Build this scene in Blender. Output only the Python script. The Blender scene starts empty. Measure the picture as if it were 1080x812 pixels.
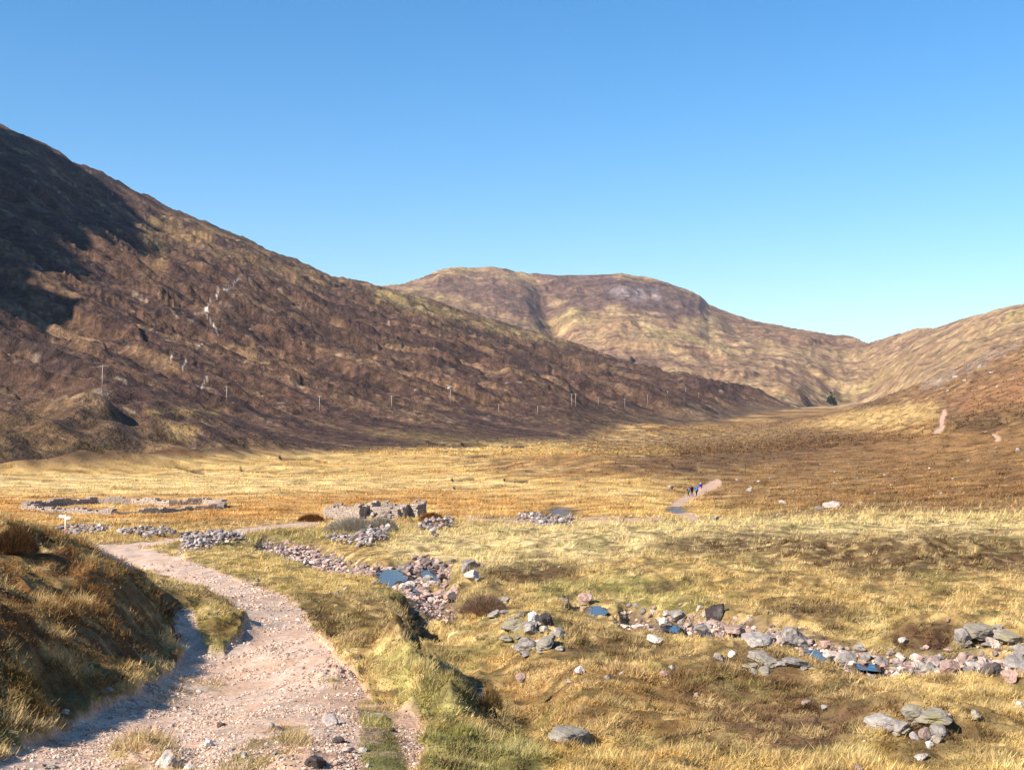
import bpy, bmesh, math, random
import numpy as np
from mathutils import Vector, Matrix

# ------------------------------------------------------------------ camera, sky, sun, exposure
scene = bpy.context.scene
COL = scene.collection
S = 1.12                       # metres per layout unit
EYE = 13.0 * S                 # eye height above the valley floor
FPX = 1304.0                   # focal length in photograph pixels
PITCH = math.atan(24.0 / FPX)

cam_data = bpy.data.cameras.new("camera")
cam = bpy.data.objects.new("camera", cam_data)
COL.objects.link(cam)
cam.location = (0, 0, EYE)
cam.rotation_euler = (math.radians(90) + PITCH, 0, 0)
cam_data.sensor_fit = 'HORIZONTAL'
cam_data.sensor_width = 36.0
cam_data.lens = FPX / 1080.0 * 36.0
cam_data.clip_start = 0.5
cam_data.clip_end = 40000
scene.camera = cam

SUN_AZ = math.radians(-125.0)  # clockwise from +Y (view direction): left and a little behind
SUN_EL = math.radians(37.0)
sun_dir = Vector((math.sin(SUN_AZ) * math.cos(SUN_EL), math.cos(SUN_AZ) * math.cos(SUN_EL), math.sin(SUN_EL)))

world = bpy.data.worlds.new("World")
scene.world = world
world.use_nodes = True
wn, wl = world.node_tree.nodes, world.node_tree.links
wn.clear()
sky = wn.new('ShaderNodeTexSky')
sky.sky_type = 'NISHITA'
sky.sun_disc = False
sky.sun_elevation = SUN_EL
sky.sun_rotation = SUN_AZ
sky.altitude = 300
sky.air_density = 1.0
sky.dust_density = 0.5
sky.ozone_density = 2.8
bg = wn.new('ShaderNodeBackground')
bg.inputs['Strength'].default_value = 0.092
wo = wn.new('ShaderNodeOutputWorld')
hs = wn.new('ShaderNodeHueSaturation'); hs.inputs['Hue'].default_value = .495; hs.inputs['Saturation'].default_value = 1.32; hs.inputs['Value'].default_value = 1.1
wl.new(sky.outputs[0], hs.inputs['Color']); tint = wn.new('ShaderNodeVectorMath'); tint.operation = 'MULTIPLY'; tint.inputs[1].default_value = (.99, .962, 1.0)
wl.new(hs.outputs[0], tint.inputs[0]); wl.new(tint.outputs[0], bg.inputs[0]); wl.new(bg.outputs[0], wo.inputs[0])

sun_data = bpy.data.lights.new("sun", 'SUN')
sun_data.energy = 5.0
sun_data.angle = math.radians(0.53)
sun_data.color = (1.0, 0.915, 0.785)
sun = bpy.data.objects.new("sun", sun_data)
COL.objects.link(sun)
sun.rotation_euler = sun_dir.to_track_quat('Z', 'Y').to_euler()
sun.location = (0, 0, 400)

scene.view_settings.view_transform = 'Standard'
scene.view_settings.look = 'None'
scene.view_settings.exposure = 0.9
scene.view_settings.gamma = 1.0
scene.render.engine = 'CYCLES'
scene.cycles.max_bounces = 4
scene.cycles.diffuse_bounces = 2
scene.cycles.glossy_bounces = 2
scene.cycles.transmission_bounces = 2
scene.cycles.volume_bounces = 0
scene.cycles.use_denoising = True

rng = np.random.default_rng(7)
random.seed(7)

# ------------------------------------------------------------------ noise
def _hash(ix, iy, seed):
    n = (ix.astype(np.int64) * 374761393 + iy.astype(np.int64) * 668265263 + seed * 2147483647 + 1013904223) & 0xffffffff
    n = ((n ^ (n >> 13)) * 1274126177) & 0xffffffff
    n = (n ^ (n >> 16)) & 0xffffffff
    return n

def perlin(x, y, seed=0):
    x = np.asarray(x, np.float64); y = np.asarray(y, np.float64)
    x0 = np.floor(x); y0 = np.floor(y)
    fx = x - x0; fy = y - y0
    ux = fx * fx * fx * (fx * (fx * 6 - 15) + 10); uy = fy * fy * fy * (fy * (fy * 6 - 15) + 10)
    ix = x0.astype(np.int64); iy = y0.astype(np.int64)
    def g(dx, dy):
        a = _hash(ix + dx, iy + dy, seed) * (2 * math.pi / 4294967296.0)
        return np.cos(a) * (fx - dx) + np.sin(a) * (fy - dy)
    a = g(0, 0); b = g(1, 0); c = g(0, 1); d = g(1, 1)
    return 1.5 * ((a + (b - a) * ux) * (1 - uy) + (c + (d - c) * ux) * uy)

def fbm(x, y, lam, octs=3, seed=0, gain=0.5):
    s = 0.0; amp = 1.0; tot = 0.0
    for k in range(octs):
        s = s + amp * perlin(x / lam + 17.3 * k, y / lam - 9.1 * k, seed + k)
        tot += amp; amp *= gain; lam = lam / 2.03
    return s / tot

def sstep(a, b, x):
    t = np.clip((x - a) / (b - a), 0, 1)
    return t * t * (3 - 2 * t)

def px_az(px): return np.arctan2((np.asarray(px, float) - 540.0), FPX)

def pix_dir(px, py):
    xc = (px - 540.0) / FPX; yc = (406.0 - py) / FPX
    c, s = math.cos(PITCH), math.sin(PITCH)
    return np.array([xc, c - yc * s, s + yc * c])

def to_px(x, y, z):
    c, s = math.cos(PITCH), math.sin(PITCH)
    dz = z - EYE
    f = y * c + dz * s; u = -y * s + dz * c
    f = np.maximum(f, 1e-3)
    return 540 + FPX * x / f, 406 - FPX * u / f

# ------------------------------------------------------------------ base ground: thin plate surface through surveyed spots
CP = [  # (x in the photo, y in the photo, depth in layout units)
 # near ground
 (300,812,17),(150,790,19),(30,800,18),(420,812,17.5),(560,812,19),(720,812,20),(900,812,20.5),(1080,812,21),
 (300,750,23),(370,690,32),(350,650,42),(250,625,51),(175,600,66),(110,578,88),(440,760,23),(420,700,31),(410,650,43),(400,625,53),
 (560,740,26),(560,690,34),(620,700,32.5),(700,740,26.5),(800,750,25.5),(900,760,24.5),(1080,760,25.5),
 (700,690,35),(800,690,35),(870,690,36),(1060,700,34),(960,720,30.5),(720,655,44),(628,641,51),(640,670,40),(540,640,49),
 (430,600,70),(340,583,88),(300,592,74),(250,575,90),(480,610,64),(520,600,66),
 (900,645,46),(1050,655,42),(900,600,61),(1060,600,60),(760,605,59),(640,600,64),(640,575,75),(520,575,79),(800,572,74),(1000,570,73),
 (430,566,84),(520,558,86),(640,556,87),(780,552,89),(900,547,93),(1080,543,94),
 # hillock at the left
 (0,548,38),(60,562,38),(130,593,38),(188,634,39),(50,650,27.5),(40,600,32.5),(0,700,22),(0,775,20),(60,745,23),(150,700,30),(178,662,37),(110,650,31),
 (-120,560,34),(-250,600,28),
 # valley floor
 (640,548,118),(520,548,124),(400,546,129),(340,546,131),(250,556,115),(150,556,116),(60,565,105),(30,545,130),(200,545,132),(590,541,138),
 (740,548,122),(120,535,148),(300,520,172),(500,520,178),(650,520,170),(100,505,215),(300,500,222),(500,500,225),(600,490,255),(100,488,285),
 (300,486,290),(450,480,330),(560,475,365),(480,468,415),(600,466,460),(690,470,440),(740,522,172),(700,537,142),(760,500,210),
 # right hillside
 (900,532,124),(1080,530,112),(900,500,195),(1010,500,168),(1080,495,158),(900,470,300),(1000,460,290),(1080,440,300),(1080,415,380),
 (1080,385,480),(1080,356,600),(1000,393,620),(940,416,640),(870,441,660),(800,450,620),(800,480,280),(1020,425,430),(940,445,470),(830,465,400),
 (1300,500,120),(1300,400,300),(1300,330,560),(1600,450,100),(1600,330,300),(1600,260,560),
]
HID = [  # (x in the photo, depth, height) where the photo cannot see the ground
 (0,60,4.2),(90,57,4.2),(150,52,5.0),(-200,60,4.5),(-200,90,3),(0,85,3.2),(640,100,3.0),(520,100,2.8),(800,104,3.2),(1000,108,3.8),(430,100,2.6),
 (-500,30,10),(-900,20,11),(-500,100,5),(-900,100,10),(-500,250,4),(-900,250,10),(-200,300,1.5),
 (0,5,10.4),(540,5,10.2),(1080,5,10.2),(0,10,8.9),(540,10,8.5),(1080,10,8.4),(0,14,8.1),(300,14,7.9),(540,14,7.8),(800,14,7.7),(1080,14,7.7),(-900,6,11.5),(1900,6,11),(1900,20,9),(-300,14,9.8),
 (870,1000,10),(1000,1000,15),(1080,1000,25),(1300,1000,60),(600,700,3),(400,700,3),(200,600,3),(0,500,3),(-400,600,5),(700,1200,5),(880,1150,12),
 (0,2500,0),(540,2500,0),(1080,2500,10),(-900,2500,0),(1900,2500,60),(0,9000,-30),(540,9000,-30),(1080,9000,-30),(-900,9000,-30),(1900,9000,-30),
]
def _tps_pts():
    P = []
    for px, py, d in CP:
        v = pix_dir(px, py); k = d / v[1]
        P.append((v[0] * k, d, 13.0 + v[2] * k))
    for px, d, z in HID:
        P.append(((px - 540) / FPX * d, d, z))
    return np.array(P)
_P = _tps_pts()
_KA = 3.0
def _ab(x, y):
    r = np.maximum(np.hypot(x, y), 4.0)
    az = np.arctan2(x, y)
    return np.clip(az, -0.95, 0.95) * _KA, np.log(r), az
_pa, _pb, _ = _ab(_P[:, 0], _P[:, 1])
def _ker(d2): return 0.5 * d2 * np.log(d2 + 1e-9)
_n = len(_P)
_A = np.zeros((_n + 3, _n + 3))
_A[:_n, :_n] = _ker((_pa[:, None] - _pa) ** 2 + (_pb[:, None] - _pb) ** 2) + np.eye(_n) * 2e-3
_A[:_n, _n] = 1; _A[:_n, _n + 1] = _pa; _A[:_n, _n + 2] = _pb
_A[_n:, :_n] = _A[:_n, _n:].T
_W = np.linalg.solve(_A, np.concatenate([_P[:, 2], [0, 0, 0]]))
_RES = float(np.abs(_A[:_n] @ _W - _P[:, 2]).max())
def _tps_raw(a, b):
    out = np.full(a.shape, _W[_n]) + _W[_n + 1] * a + _W[_n + 2] * b
    for i in range(_n):
        out += _W[i] * _ker((a - _pa[i]) ** 2 + (b - _pb[i]) ** 2)
    return out
_GA, _GB = 300, 380
_A0, _A1, _B0, _B1 = -0.96 * _KA, 0.96 * _KA, math.log(3.9), math.log(13000.0)
_TG = _tps_raw(*np.meshgrid(np.linspace(_A0, _A1, _GA), np.linspace(_B0, _B1, _GB)))
def _cub(t):
    return [0.5 * (-t ** 3 + 2 * t * t - t), 0.5 * (3 * t ** 3 - 5 * t * t + 2), 0.5 * (-3 * t ** 3 + 4 * t * t + t), 0.5 * (t ** 3 - t * t)]
def tps(x, y):                    # layout units in, layout units out
    a, b, az = _ab(x, y)
    ga = np.clip((a - _A0) / (_A1 - _A0) * (_GA - 1), 1, _GA - 2.001); gb = np.clip((b - _B0) / (_B1 - _B0) * (_GB - 1), 1, _GB - 2.001)
    ia = ga.astype(int); ib = gb.astype(int)
    wa = _cub(ga - ia); wb = _cub(gb - ib)
    out = 0.0
    for j in range(4):
        row = 0.0
        for i in range(4):
            row = row + wa[i] * _TG[np.clip(ib + j - 1, 0, _GB - 1), np.clip(ia + i - 1, 0, _GA - 1)]
        out = out + wb[j] * row
    out = np.minimum(out, 10.9 + 0.15 * np.maximum(np.exp(b) - 14, 0) + 0.25 * np.maximum(np.exp(b) - 60, 0))   # a level stance around the viewpoint
    back = sstep(1.0, 2.2, np.abs(az))
    return out * (1 - back) + np.minimum(11.0, 11 + 0 * b) * back

# ------------------------------------------------------------------ mountains: ridge line and foot line by bearing
D2R = math.pi / 180
def _az_list(rows):               # rows: (px or ('deg', a), ...)
    return np.array([a[1] * D2R if isinstance(a, tuple) else float(px_az(a)) for a in [r[0] for r in rows]])
def _elev(px, py):
    v = pix_dir(px, py); return v[2] / math.hypot(v[0], v[1])

# left mountain
LR = [(0,135,1250),(30,147,1250),(62,165,1250),(75,174,1255),(100,184,1270),(130,198,1290),(160,211,1310),(220,238,1350),(260,254,1375),(300,271,1400),(350,293,1450),(380,300,1480),
      (410,309,1500),(450,319,1520),(500,336,1530),(560,354,1520),(640,378,1480),(750,405,1380),(850,433,1260),(875,441,1240),(900,450,1230)]
_lr_az = [float(px_az(a)) for a, b, c in LR]; _lr_r = [c for a, b, c in LR]; _lr_t = [_elev(a, b) for a, b, c in LR]
_lr_az = [-math.pi, -110*D2R, -70*D2R, -45*D2R, -33*D2R] + _lr_az
_lr_r = [900, 900, 950, 1050, 1150] + _lr_r
_lr_t = [0.03, 0.16, 0.26, 0.30, 0.28] + _lr_t
LF = [(0,492,250),(100,493,252),(200,488,268),(300,482,300),(450,474,350),(600,469,420),(750,456,640),(850,443,980),(900,450,1200)]
_lf_az = [-math.pi, -60*D2R] + [float(px_az(a)) for a, b, c in LF]
_lf_r = [300, 260] + [c for a, b, c in LF]
_lf_t = [-0.03, -0.035] + [_elev(a, b) for a, b, c in LF]
# mountain at the head of the valley and its right shoulder
CR = [(300,310,2500),(355,297,2500),(375,298,2550),(400,302,2600),(425,299,2650),(445,293,2700),(462,285,2750),(480,282,2780),(500,282,2800),(520,281,2800),(545,286,2820),(570,289,2840),(600,291,2850),(630,290,2860),(655,288,2860),
      (680,292,2860),(700,299,2850),(720,305,2850),(738,312,2830),(748,321,2820),(765,328,2800),(800,340,2750),(830,345,2700),(860,350,2650),(890,355,2600),(916,361,2500),(935,356,2450),(960,350,2420),(968,347,2400),(980,348,2350),
      (1000,343,2300),(1030,332,2200),(1055,326,2150),(1080,322,2100),(1150,310,2000)]
_cr_az = [-40*D2R, -20*D2R] + [float(px_az(a)) for a, b, c in CR] + [35*D2R, 60*D2R, 110*D2R, math.pi]
_cr_r = [2500, 2500] + [c for a, b, c in CR] + [1500, 1200, 1000, 900]
_cr_t = [0.05, 0.09] + [_elev(a, b) for a, b, c in CR] + [0.13, 0.16, 0.12, 0.03]
CF = [(300,430,1500),(600,432,1500),(800,432,1380),(880,428,1250),(960,420,1150),(1080,405,1000)]
_cf_az = [-math.pi, -20*D2R] + [float(px_az(a)) for a, b, c in CF] + [35*D2R, 80*D2R, math.pi]
_cf_r = [1500, 1500] + [c for a, b, c in CF] + [760, 560, 300]
_cf_t = [0.0, 0.0] + [_elev(a, b) for a, b, c in CF] + [0.03, 0.0, -0.02]

def landform(az, r, ra, rr, rt, fa, fr, ft, power, back=0.32):
    R = np.interp(az, ra, rr); T = np.interp(az, ra, rt)
    Fr = np.interp(az, fa, fr); Ft = np.interp(az, fa, ft)
    zr = 13.0 + T * R; zf = 13.0 + Ft * Fr
    t = (r - Fr) / np.maximum(R - Fr, 20)
    tc = np.clip(t, 0, 1)
    # elevation angle runs from foot to ridge, so the whole face shows from the valley
    up = zf + (zr - zf) * (tc ** power)
    z = np.where(t < 0, zf + t * 60.0, up)
    z = np.where(t > 1, zr - (r - R) * back - 12 * (1 - np.exp(-(r - R) / 60.0).clip(0, 1)), z)
    return z, t

SHADOW_PEAK = None                # set below: the neighbouring top, outside the picture on the left, whose shadow lies on the slope
def base_height(x, y):            # layout units
    az = np.arctan2(x, y); r = np.hypot(x, y)
    b = tps(x, y)
    zl, tl = landform(az, r, _lr_az, _lr_r, _lr_t, _lf_az, _lf_r, _lf_t, 1.18)
    zc, tc = landform(az, r, _cr_az, _cr_r, _cr_t, _cf_az, _cf_r, _cf_t, 1.25, 0.25)
    pxe = 540 + FPX * np.tan(np.clip(az, -1.2, 1.2))
    tcc = np.clip(tc, 0, 1)
    zc = zc - 70 * np.exp(-((pxe - 905) / 55.0) ** 2) * np.sin(math.pi * tcc ** 0.7)
    zc = zc - 26 * np.exp(-((pxe - (560 + 60 * (1 - tcc))) / 14.0) ** 2) * np.sin(math.pi * tcc) ** 0.6
    low = np.full(r.shape, -40.0)
    zl = np.where(az > 0.29, low, zl)
    k = 3.0
    h = np.maximum(b, zl); h = h + k * np.exp(-np.abs(b - zl) / k) * 0.35 * (r > 250)
    kind = (zl > b).astype(np.int8)
    h2 = np.maximum(h, zc); kind = np.where(zc > h, 2, kind)
    if SHADOW_PEAK is not None:
        h2 = np.maximum(h2, SHADOW_PEAK(x, y))
    return h2, kind, tl, tc, zl - b, zc - b
# ------------------------------------------------------------------ finding places: pixel -> ground
def unproj(pts, fn=None, lo=4.5, hi=3600.0, n=2600):
    """where the sight line through each photo spot meets the ground (layout units)"""
    pts = np.asarray(pts, float).reshape(-1, 2)
    rs = np.exp(np.linspace(math.log(lo), math.log(hi), n))
    out = np.zeros((len(pts), 3))
    for i, (px, py) in enumerate(pts):
        v = pix_dir(px, py); v = v / math.hypot(v[0], v[1])
        X = v[0] * rs; Y = v[1] * rs; Z = 13.0 + v[2] * rs
        h = base_height(X, Y)[0]
        hit = np.nonzero(h >= Z)[0]
        k = hit[0] if len(hit) else n - 1
        r0 = rs[k]
        if fn is not None:
            q = np.linspace(r0 * 0.88, r0 * 1.14, 420)
            hh = fn(v[0] * q, v[1] * q); zz = 13.0 + v[2] * q
            hit = np.nonzero(hh >= zz)[0]
            if len(hit): r0 = q[hit[0]]
        out[i] = (v[0] * r0, v[1] * r0, 13.0 + v[2] * r0)
    return out

def poly_sd(px, py, poly):
    """signed distance (inside positive)"""
    P = np.asarray(poly, float); Q = np.roll(P, -1, axis=0)
    d2 = np.full(px.shape, 1e18); ins = np.zeros(px.shape, bool)
    for (ax, ay), (bx, by) in zip(P, Q):
        ex, ey = bx - ax, by - ay
        wx, wy = px - ax, py - ay
        t = np.clip((wx * ex + wy * ey) / (ex * ex + ey * ey + 1e-12), 0, 1)
        dx, dy = wx - ex * t, wy - ey * t
        d2 = np.minimum(d2, dx * dx + dy * dy)
        c = (ay > py) != (by > py)
        with np.errstate(divide='ignore', invalid='ignore'):
            xi = (bx - ax) * (py - ay) / (by - ay) + ax
        ins ^= c & (px < xi)
    return np.where(ins, 1, -1) * np.sqrt(d2)

def line_d(px, py, line, closed=False):
    P = np.asarray(line, float)
    d2 = np.full(px.shape, 1e18)
    for (ax, ay), (bx, by) in zip(P[:-1], P[1:]):
        ex, ey = bx - ax, by - ay
        wx, wy = px - ax, py - ay
        t = np.clip((wx * ex + wy * ey) / (ex * ex + ey * ey + 1e-12), 0, 1)
        dx, dy = wx - ex * t, wy - ey * t
        d2 = np.minimum(d2, dx * dx + dy * dy)
    return np.sqrt(d2)

def sub(px, py, poly, m):
    P = np.asarray(poly, float)
    return np.nonzero((px > P[:, 0].min() - m) & (px < P[:, 0].max() + m) & (py > P[:, 1].min() - m) & (py < P[:, 1].max() + m))[0]

def region(px, py, poly, soft=3.0, warp=None):
    """0..1 weight of a ground patch whose outline was surveyed on the photo"""
    w = np.zeros(px.shape)
    i = sub(px, py, poly, soft + 14)
    if len(i):
        d = poly_sd(px[i], py[i], poly)
        if warp is not None: d = d + warp[i]
        w[i] = sstep(-soft, soft, d)
    return w

def strip(px, py, line, half, soft=1.5, warp=None):
    w = np.zeros(px.shape)
    i = sub(px, py, line, half + soft + 12)
    if len(i):
        d = half - line_d(px[i], py[i], line)
        if warp is not None: d = d + warp[i]
        w[i] = sstep(-soft, soft, d)
    return w

PATH = [(94,574),(125,573),(160,579),(205,592),(250,610),(300,627),(318,640),(330,662),(352,688),(376,712),(398,742),(444,762),(450,790),(440,830),
        (-60,830),(-60,822),(0,797),(50,777),(98,753),(140,731),(178,710),(193,692),(182,664),(184,650),(197,646),(203,660),(211,677),(222,688),(236,688),(252,676),(262,658),(246,638),(205,620),(160,602),(120,588)]
TRACKS = [([(128,577),(165,572),(200,568),(240,561),(285,556),(335,551)], 2.6),
          ([(492,547),(530,549),(570,549),(610,551),(650,549),(700,547)], 1.6),
          ([(735,548),(722,542),(708,538),(712,533),(728,524),(745,516),(757,511)], 4.0),
          ([(986,457),(994,452),(993,444),(996,436)], 2.6),
          ([(1038,457),(1050,462),(1060,466)], 1.6),
          ([(640,546),(600,546),(570,544)], 1.2)]
SCARS = [[(226,316),(232,304),(240,306),(255,290),(268,296)],[(222,318),(216,328),(222,338),(230,352)],[(215,362),(208,366)],[(183,372),(180,378)],[(196,382),(190,390)],[(218,398),(212,410)]]
STREAM = [(1110,706),(1060,702),(1010,700),(970,699),(920,698),(880,690),(850,684),(815,676),(780,668),(745,660),(715,655),(690,652),(665,648)]
STREAM2 = [(650,644),(628,640),(600,636)]
STREAM3 = [(468,603),(440,602),(410,606),(375,600),(350,592),(325,585),(300,578),(280,574)]
STREAM4 = [(478,628),(455,625),(435,622),(405,612)]
FARRIVER = [(452,466),(475,469),(500,471),(530,470),(560,468),(575,467)]
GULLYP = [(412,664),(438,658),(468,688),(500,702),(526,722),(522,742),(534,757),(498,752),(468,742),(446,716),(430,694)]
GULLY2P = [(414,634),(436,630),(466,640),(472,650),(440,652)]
GULLY = [(436,664),(456,684),(474,702),(492,722),(508,744)]
GULLY2 = [(420,636),(440,642),(462,646)]
DITCHES = [[(-20,501),(30,499),(60,497),(90,494),(140,493),(185,496),(215,499)],[(255,496),(300,498),(340,498),(368,496)],[(296,484),(330,484),(345,487)],
           [(480,515),(505,515)],[(533,509),(556,510)],[(478,507),(500,507)],[(710,497),(735,498)],[(838,492),(865,489)],[(452,466),(466,468),(474,470)],[(488,468),(515,469)],[(530,470),(552,471)]]
POOLS = [ # outline in the photo, water colour is real water over dark bed
 [(395,604),(404,600),(420,600),(428,605),(424,612),(408,613)],
 [(444,600),(455,599),(464,602),(462,607),(448,607)],
 [(852,683),(862,683),(880,692),(870,694),(858,692)],
 [(738,660),(748,662),(752,667),(742,667)],
 [(620,638),(632,637),(640,641),(632,645),(622,644)],
 [(503,690),(509,691),(517,702),(513,705),(507,699)],
 [(580,537),(590,535),(600,536),(602,541),(596,545),(584,545)],
 [(706,537),(710,534),(720,535),(722,538),(712,540)],
 [(905,696),(925,697),(927,701),(906,700)], [(700,655),(716,656),(715,660),(702,659)], [(428,611),(446,615),(446,619),(430,616)],
 [(497,481),(512,480),(514,483),(500,484)],
 [(470,470),(490,469),(500,471),(478,472)],
 [(536,470),(560,469),(566,470),(545,471)],
]

_sa = unproj([(150, 270), (400, 378)])
STREAK = math.atan2(_sa[1][1] - _sa[0][1], _sa[1][0] - _sa[0][0])

def surf(x, y):
    """height of the ground with all relief, and what it is (layout units)"""
    shp = x.shape; x = x.ravel(); y = y.ravel()
    h, kind, tl, tc, dl, dc = base_height(x, y)
    r = np.hypot(x, y)
    px, py = to_px(x, y, h + (EYE - 13.0))
    inf = (y > 2) & (r < 900)
    px = np.where(inf, px, -9999.0)
    wob = fbm(x, y, 1.3, 3, 5) * np.clip(7 * 25 / r, 1.0, 9)
    m = {}
    m['path'] = region(px, py, PATH, 2.2, wob)
    for ln, hw in TRACKS: m['path'] = np.maximum(m['path'], strip(px, py, ln, hw, 0.9, wob * 0.25))
    bed = np.maximum(strip(px, py, STREAM, 15, 6, wob), strip(px, py, STREAM3, 10, 4, wob * .8))
    bed = np.maximum(bed, strip(px, py, STREAM2, 5, 4, wob * .5)); bed = np.maximum(bed, strip(px, py, STREAM4, 8, 4, wob * .8))
    m['bed'] = bed
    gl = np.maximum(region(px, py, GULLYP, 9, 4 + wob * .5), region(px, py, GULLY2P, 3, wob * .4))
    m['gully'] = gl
    dt = np.zeros(len(x))
    for d in DITCHES: dt = np.maximum(dt, strip(px, py, d, 1.1, 1.0, np.clip(wob, -9, 9) * .32))
    m['ditch'] = dt
    pool = np.zeros(len(x))
    near = r < 260
    w = lambda lam: np.clip(lam / (0.013 * np.maximum(r, 8)) - 0.6, 0, 1)
    mtn = sstep(-.5, 2.0, np.maximum(dl, dc))
    calm = np.maximum(m['path'], 0)
    # rough grass, tussocks and hags
    floor = sstep(110, 130, r) * (1 - sstep(2.0, 6.0, h)) * (1 - mtn)
    amp = (1 - 0.9 * calm) * (1 - mtn)
    near1 = (1 - 0.75 * floor)
    z = h.copy()
    fade = 1 - sstep(140, 500, r) * 0.3
    far = sstep(100, 300, r) * (1 - floor)
    z += amp * near1 * w(9) * fbm(x, y, 9.0, 2, 11) * (0.42 + 1.4 * far)
    z += amp * w(2.6) * near1 * fbm(x, y, 2.6, 2, 21) * (0.24 + 0.5 * far)
    tus = 1 - np.abs(perlin(x / 0.95, y / 0.95, 31)) * 2
    z += amp * w(0.95) * 0.14 * tus
    z += amp * w(0.4) * 0.045 * perlin(x / 0.37, y / 0.37, 33)
    z += amp * far * w(28) * 1.1 * fbm(x, y, 28, 2, 41)
    z += floor * amp * 0.10 * fbm(x, y * 1.6, 14, 3, 43)
    # path: rutted bed with stony relief
    z -= 0.05 * calm * (r < 200)
    z += calm * w(0.5) * 0.035 * fbm(x, y, 0.5, 2, 51)
    z += calm * w(2) * 0.07 * fbm(x, y, 2.2, 2, 53)
    z -= bed * (0.7 + 0.3 * perlin(x / 1.3, y / 1.3, 55)) * np.clip(r / 60, .5, 1.0)
    z -= region(px, py, GULLYP, 4, wob * .4) * 2.0 + strip(px, py, [(466,650),(500,682),(530,702),(560,730)], 30, 28) * .95 - strip(px, py, [(412,686),(430,712),(452,738),(474,756)], 9, 12) * .5
    z -= 0 + region(px, py, GULLY2P, 3, wob * .4) * 1.1
    z -= dt * np.clip(r / 260.0, .5, 1.3) * 0.6
    # bumps that the photo shows
    for (cx, cy, rx, ry, hh) in BUMPS:
        i = np.nonzero((np.abs(x - cx) < 3 * rx) & (np.abs(y - cy) < 3 * ry))[0]
        if len(i):
            q = ((x[i] - cx) / rx) ** 2 + ((y[i] - cy) / ry) ** 2
            z[i] += hh * np.exp(-q ** 1.3) * (0.85 + 0.5 * perlin(x[i] / (rx * .5), y[i] / (rx * .5), 61))
    # mountains
    ii = np.nonzero(mtn > 0.001)[0]
    if len(ii):
        X, Y, R = x[ii], y[ii], r[ii]
        t = np.where(kind[ii] == 2, tc[ii], tl[ii])
        ed = sstep(-1, 14, np.maximum(dl, dc)[ii]) * (0.35 + 0.65 * sstep(0, .25, t)) * (1 - 0.6 * sstep(0.86, 0.985, t))
        k2 = np.where(kind[ii] == 2, .5, 1.0)
        a = k2 * (11 * fbm(X, Y, 260, 2, 71) + 7 * fbm(X, Y, 95, 2, 73))
        rg = 1 - np.abs(perlin(X / 62, Y / 62, 75)) * 2.2
        a += k2 * 2.4 * rg + k2 * 1.8 * fbm(X, Y, 24, 2, 77) + (1.5 * fbm(X, Y, 11, 2, 79) + .8 * (1 - 2 * np.abs(perlin(X / 8, Y / 8, 78)))) * np.clip(1400 / R, 0, 1)
        ca, sa = math.cos(STREAK), math.sin(STREAK)
        u = X * ca + Y * sa; v = -X * sa + Y * ca
        st = (1 - 2.1 * np.abs(perlin(u / 240, v / 38, 81))) * 5.5 + (1 - 2.2 * np.abs(perlin(u / 90, v / 14, 83))) * 2.2
        a += np.where(kind[ii] == 1, st + (1 - sstep(.75, .92, t)) * (3.2 * sstep(.36, .46, perlin(u / 80, v / 22, 89)) + 1.8 * sstep(.38, .46, perlin(u / 44, v / 13, 90))), 8 * sstep(.30, .42, perlin(X / 130, Y / 150, 92)))
        # head of the valley: gullies straight down the face
        az = np.arctan2(X, Y)
        g2 = (1 - 2.2 * np.abs(perlin(az * 24 + 0.9 * fbm(X, Y, 400, 2, 85), R / 500.0, 86))) * 3.6 + (1 - 2.2 * np.abs(perlin(az * 70 + .8 * fbm(X, Y, 200, 2, 84), R / 300.0, 87))) * 1.8
        a += np.where(kind[ii] == 2, g2 + 3.2 * fbm(X, Y, 70, 3, 88), 0)
        z[ii] += a * ed
    for key in m: m[key] = m[key].reshape(shp)
    m['kind'] = kind.reshape(shp); m['mtn'] = mtn.reshape(shp); m['tl'] = tl.reshape(shp); m['tc'] = tc.reshape(shp); m['floor'] = floor.reshape(shp)
    return z.reshape(shp), m

BUMPS = []
# the neighbouring top: its crest line as the sun sees it, taken from the outline of its shadow on the slope
_edge = [(-60,305),(0,298),(30,303),(58,300),(70,322),(82,300),(100,292),(112,304),(124,282),(140,275),(150,280),(166,276),(152,264),(166,244),(150,226),(128,206),(100,188),(78,178),(56,164)]
_sh = np.array([math.sin(SUN_AZ), math.cos(SUN_AZ)]); _wv = np.array([-_sh[1], _sh[0]])
_E = unproj(_edge)
_eu = _E[:, :2] @ _wv; _es = _E[:, :2] @ _sh; _ev = _E[:, 2] - _es * math.tan(SUN_EL)
_o = np.argsort(_eu); _eu, _es, _ev = _eu[_o], _es[_o], _ev[_o]
_scr = float(np.median(_es)) + 330.0
def _peak(x, y):
    x = np.asarray(x, float); y = np.asarray(y, float)
    u = x * _wv[0] + y * _wv[1]; q = x * _sh[0] + y * _sh[1]
    crest = np.interp(u, _eu, _ev) + _scr * math.tan(SUN_EL)
    over = np.maximum(_eu[0] - u, 0) + np.maximum(u - _eu[-1], 0)
    return crest - over * 0.7 - np.abs(q - _scr) * 0.95
SHADOW_PEAK = _peak
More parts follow.
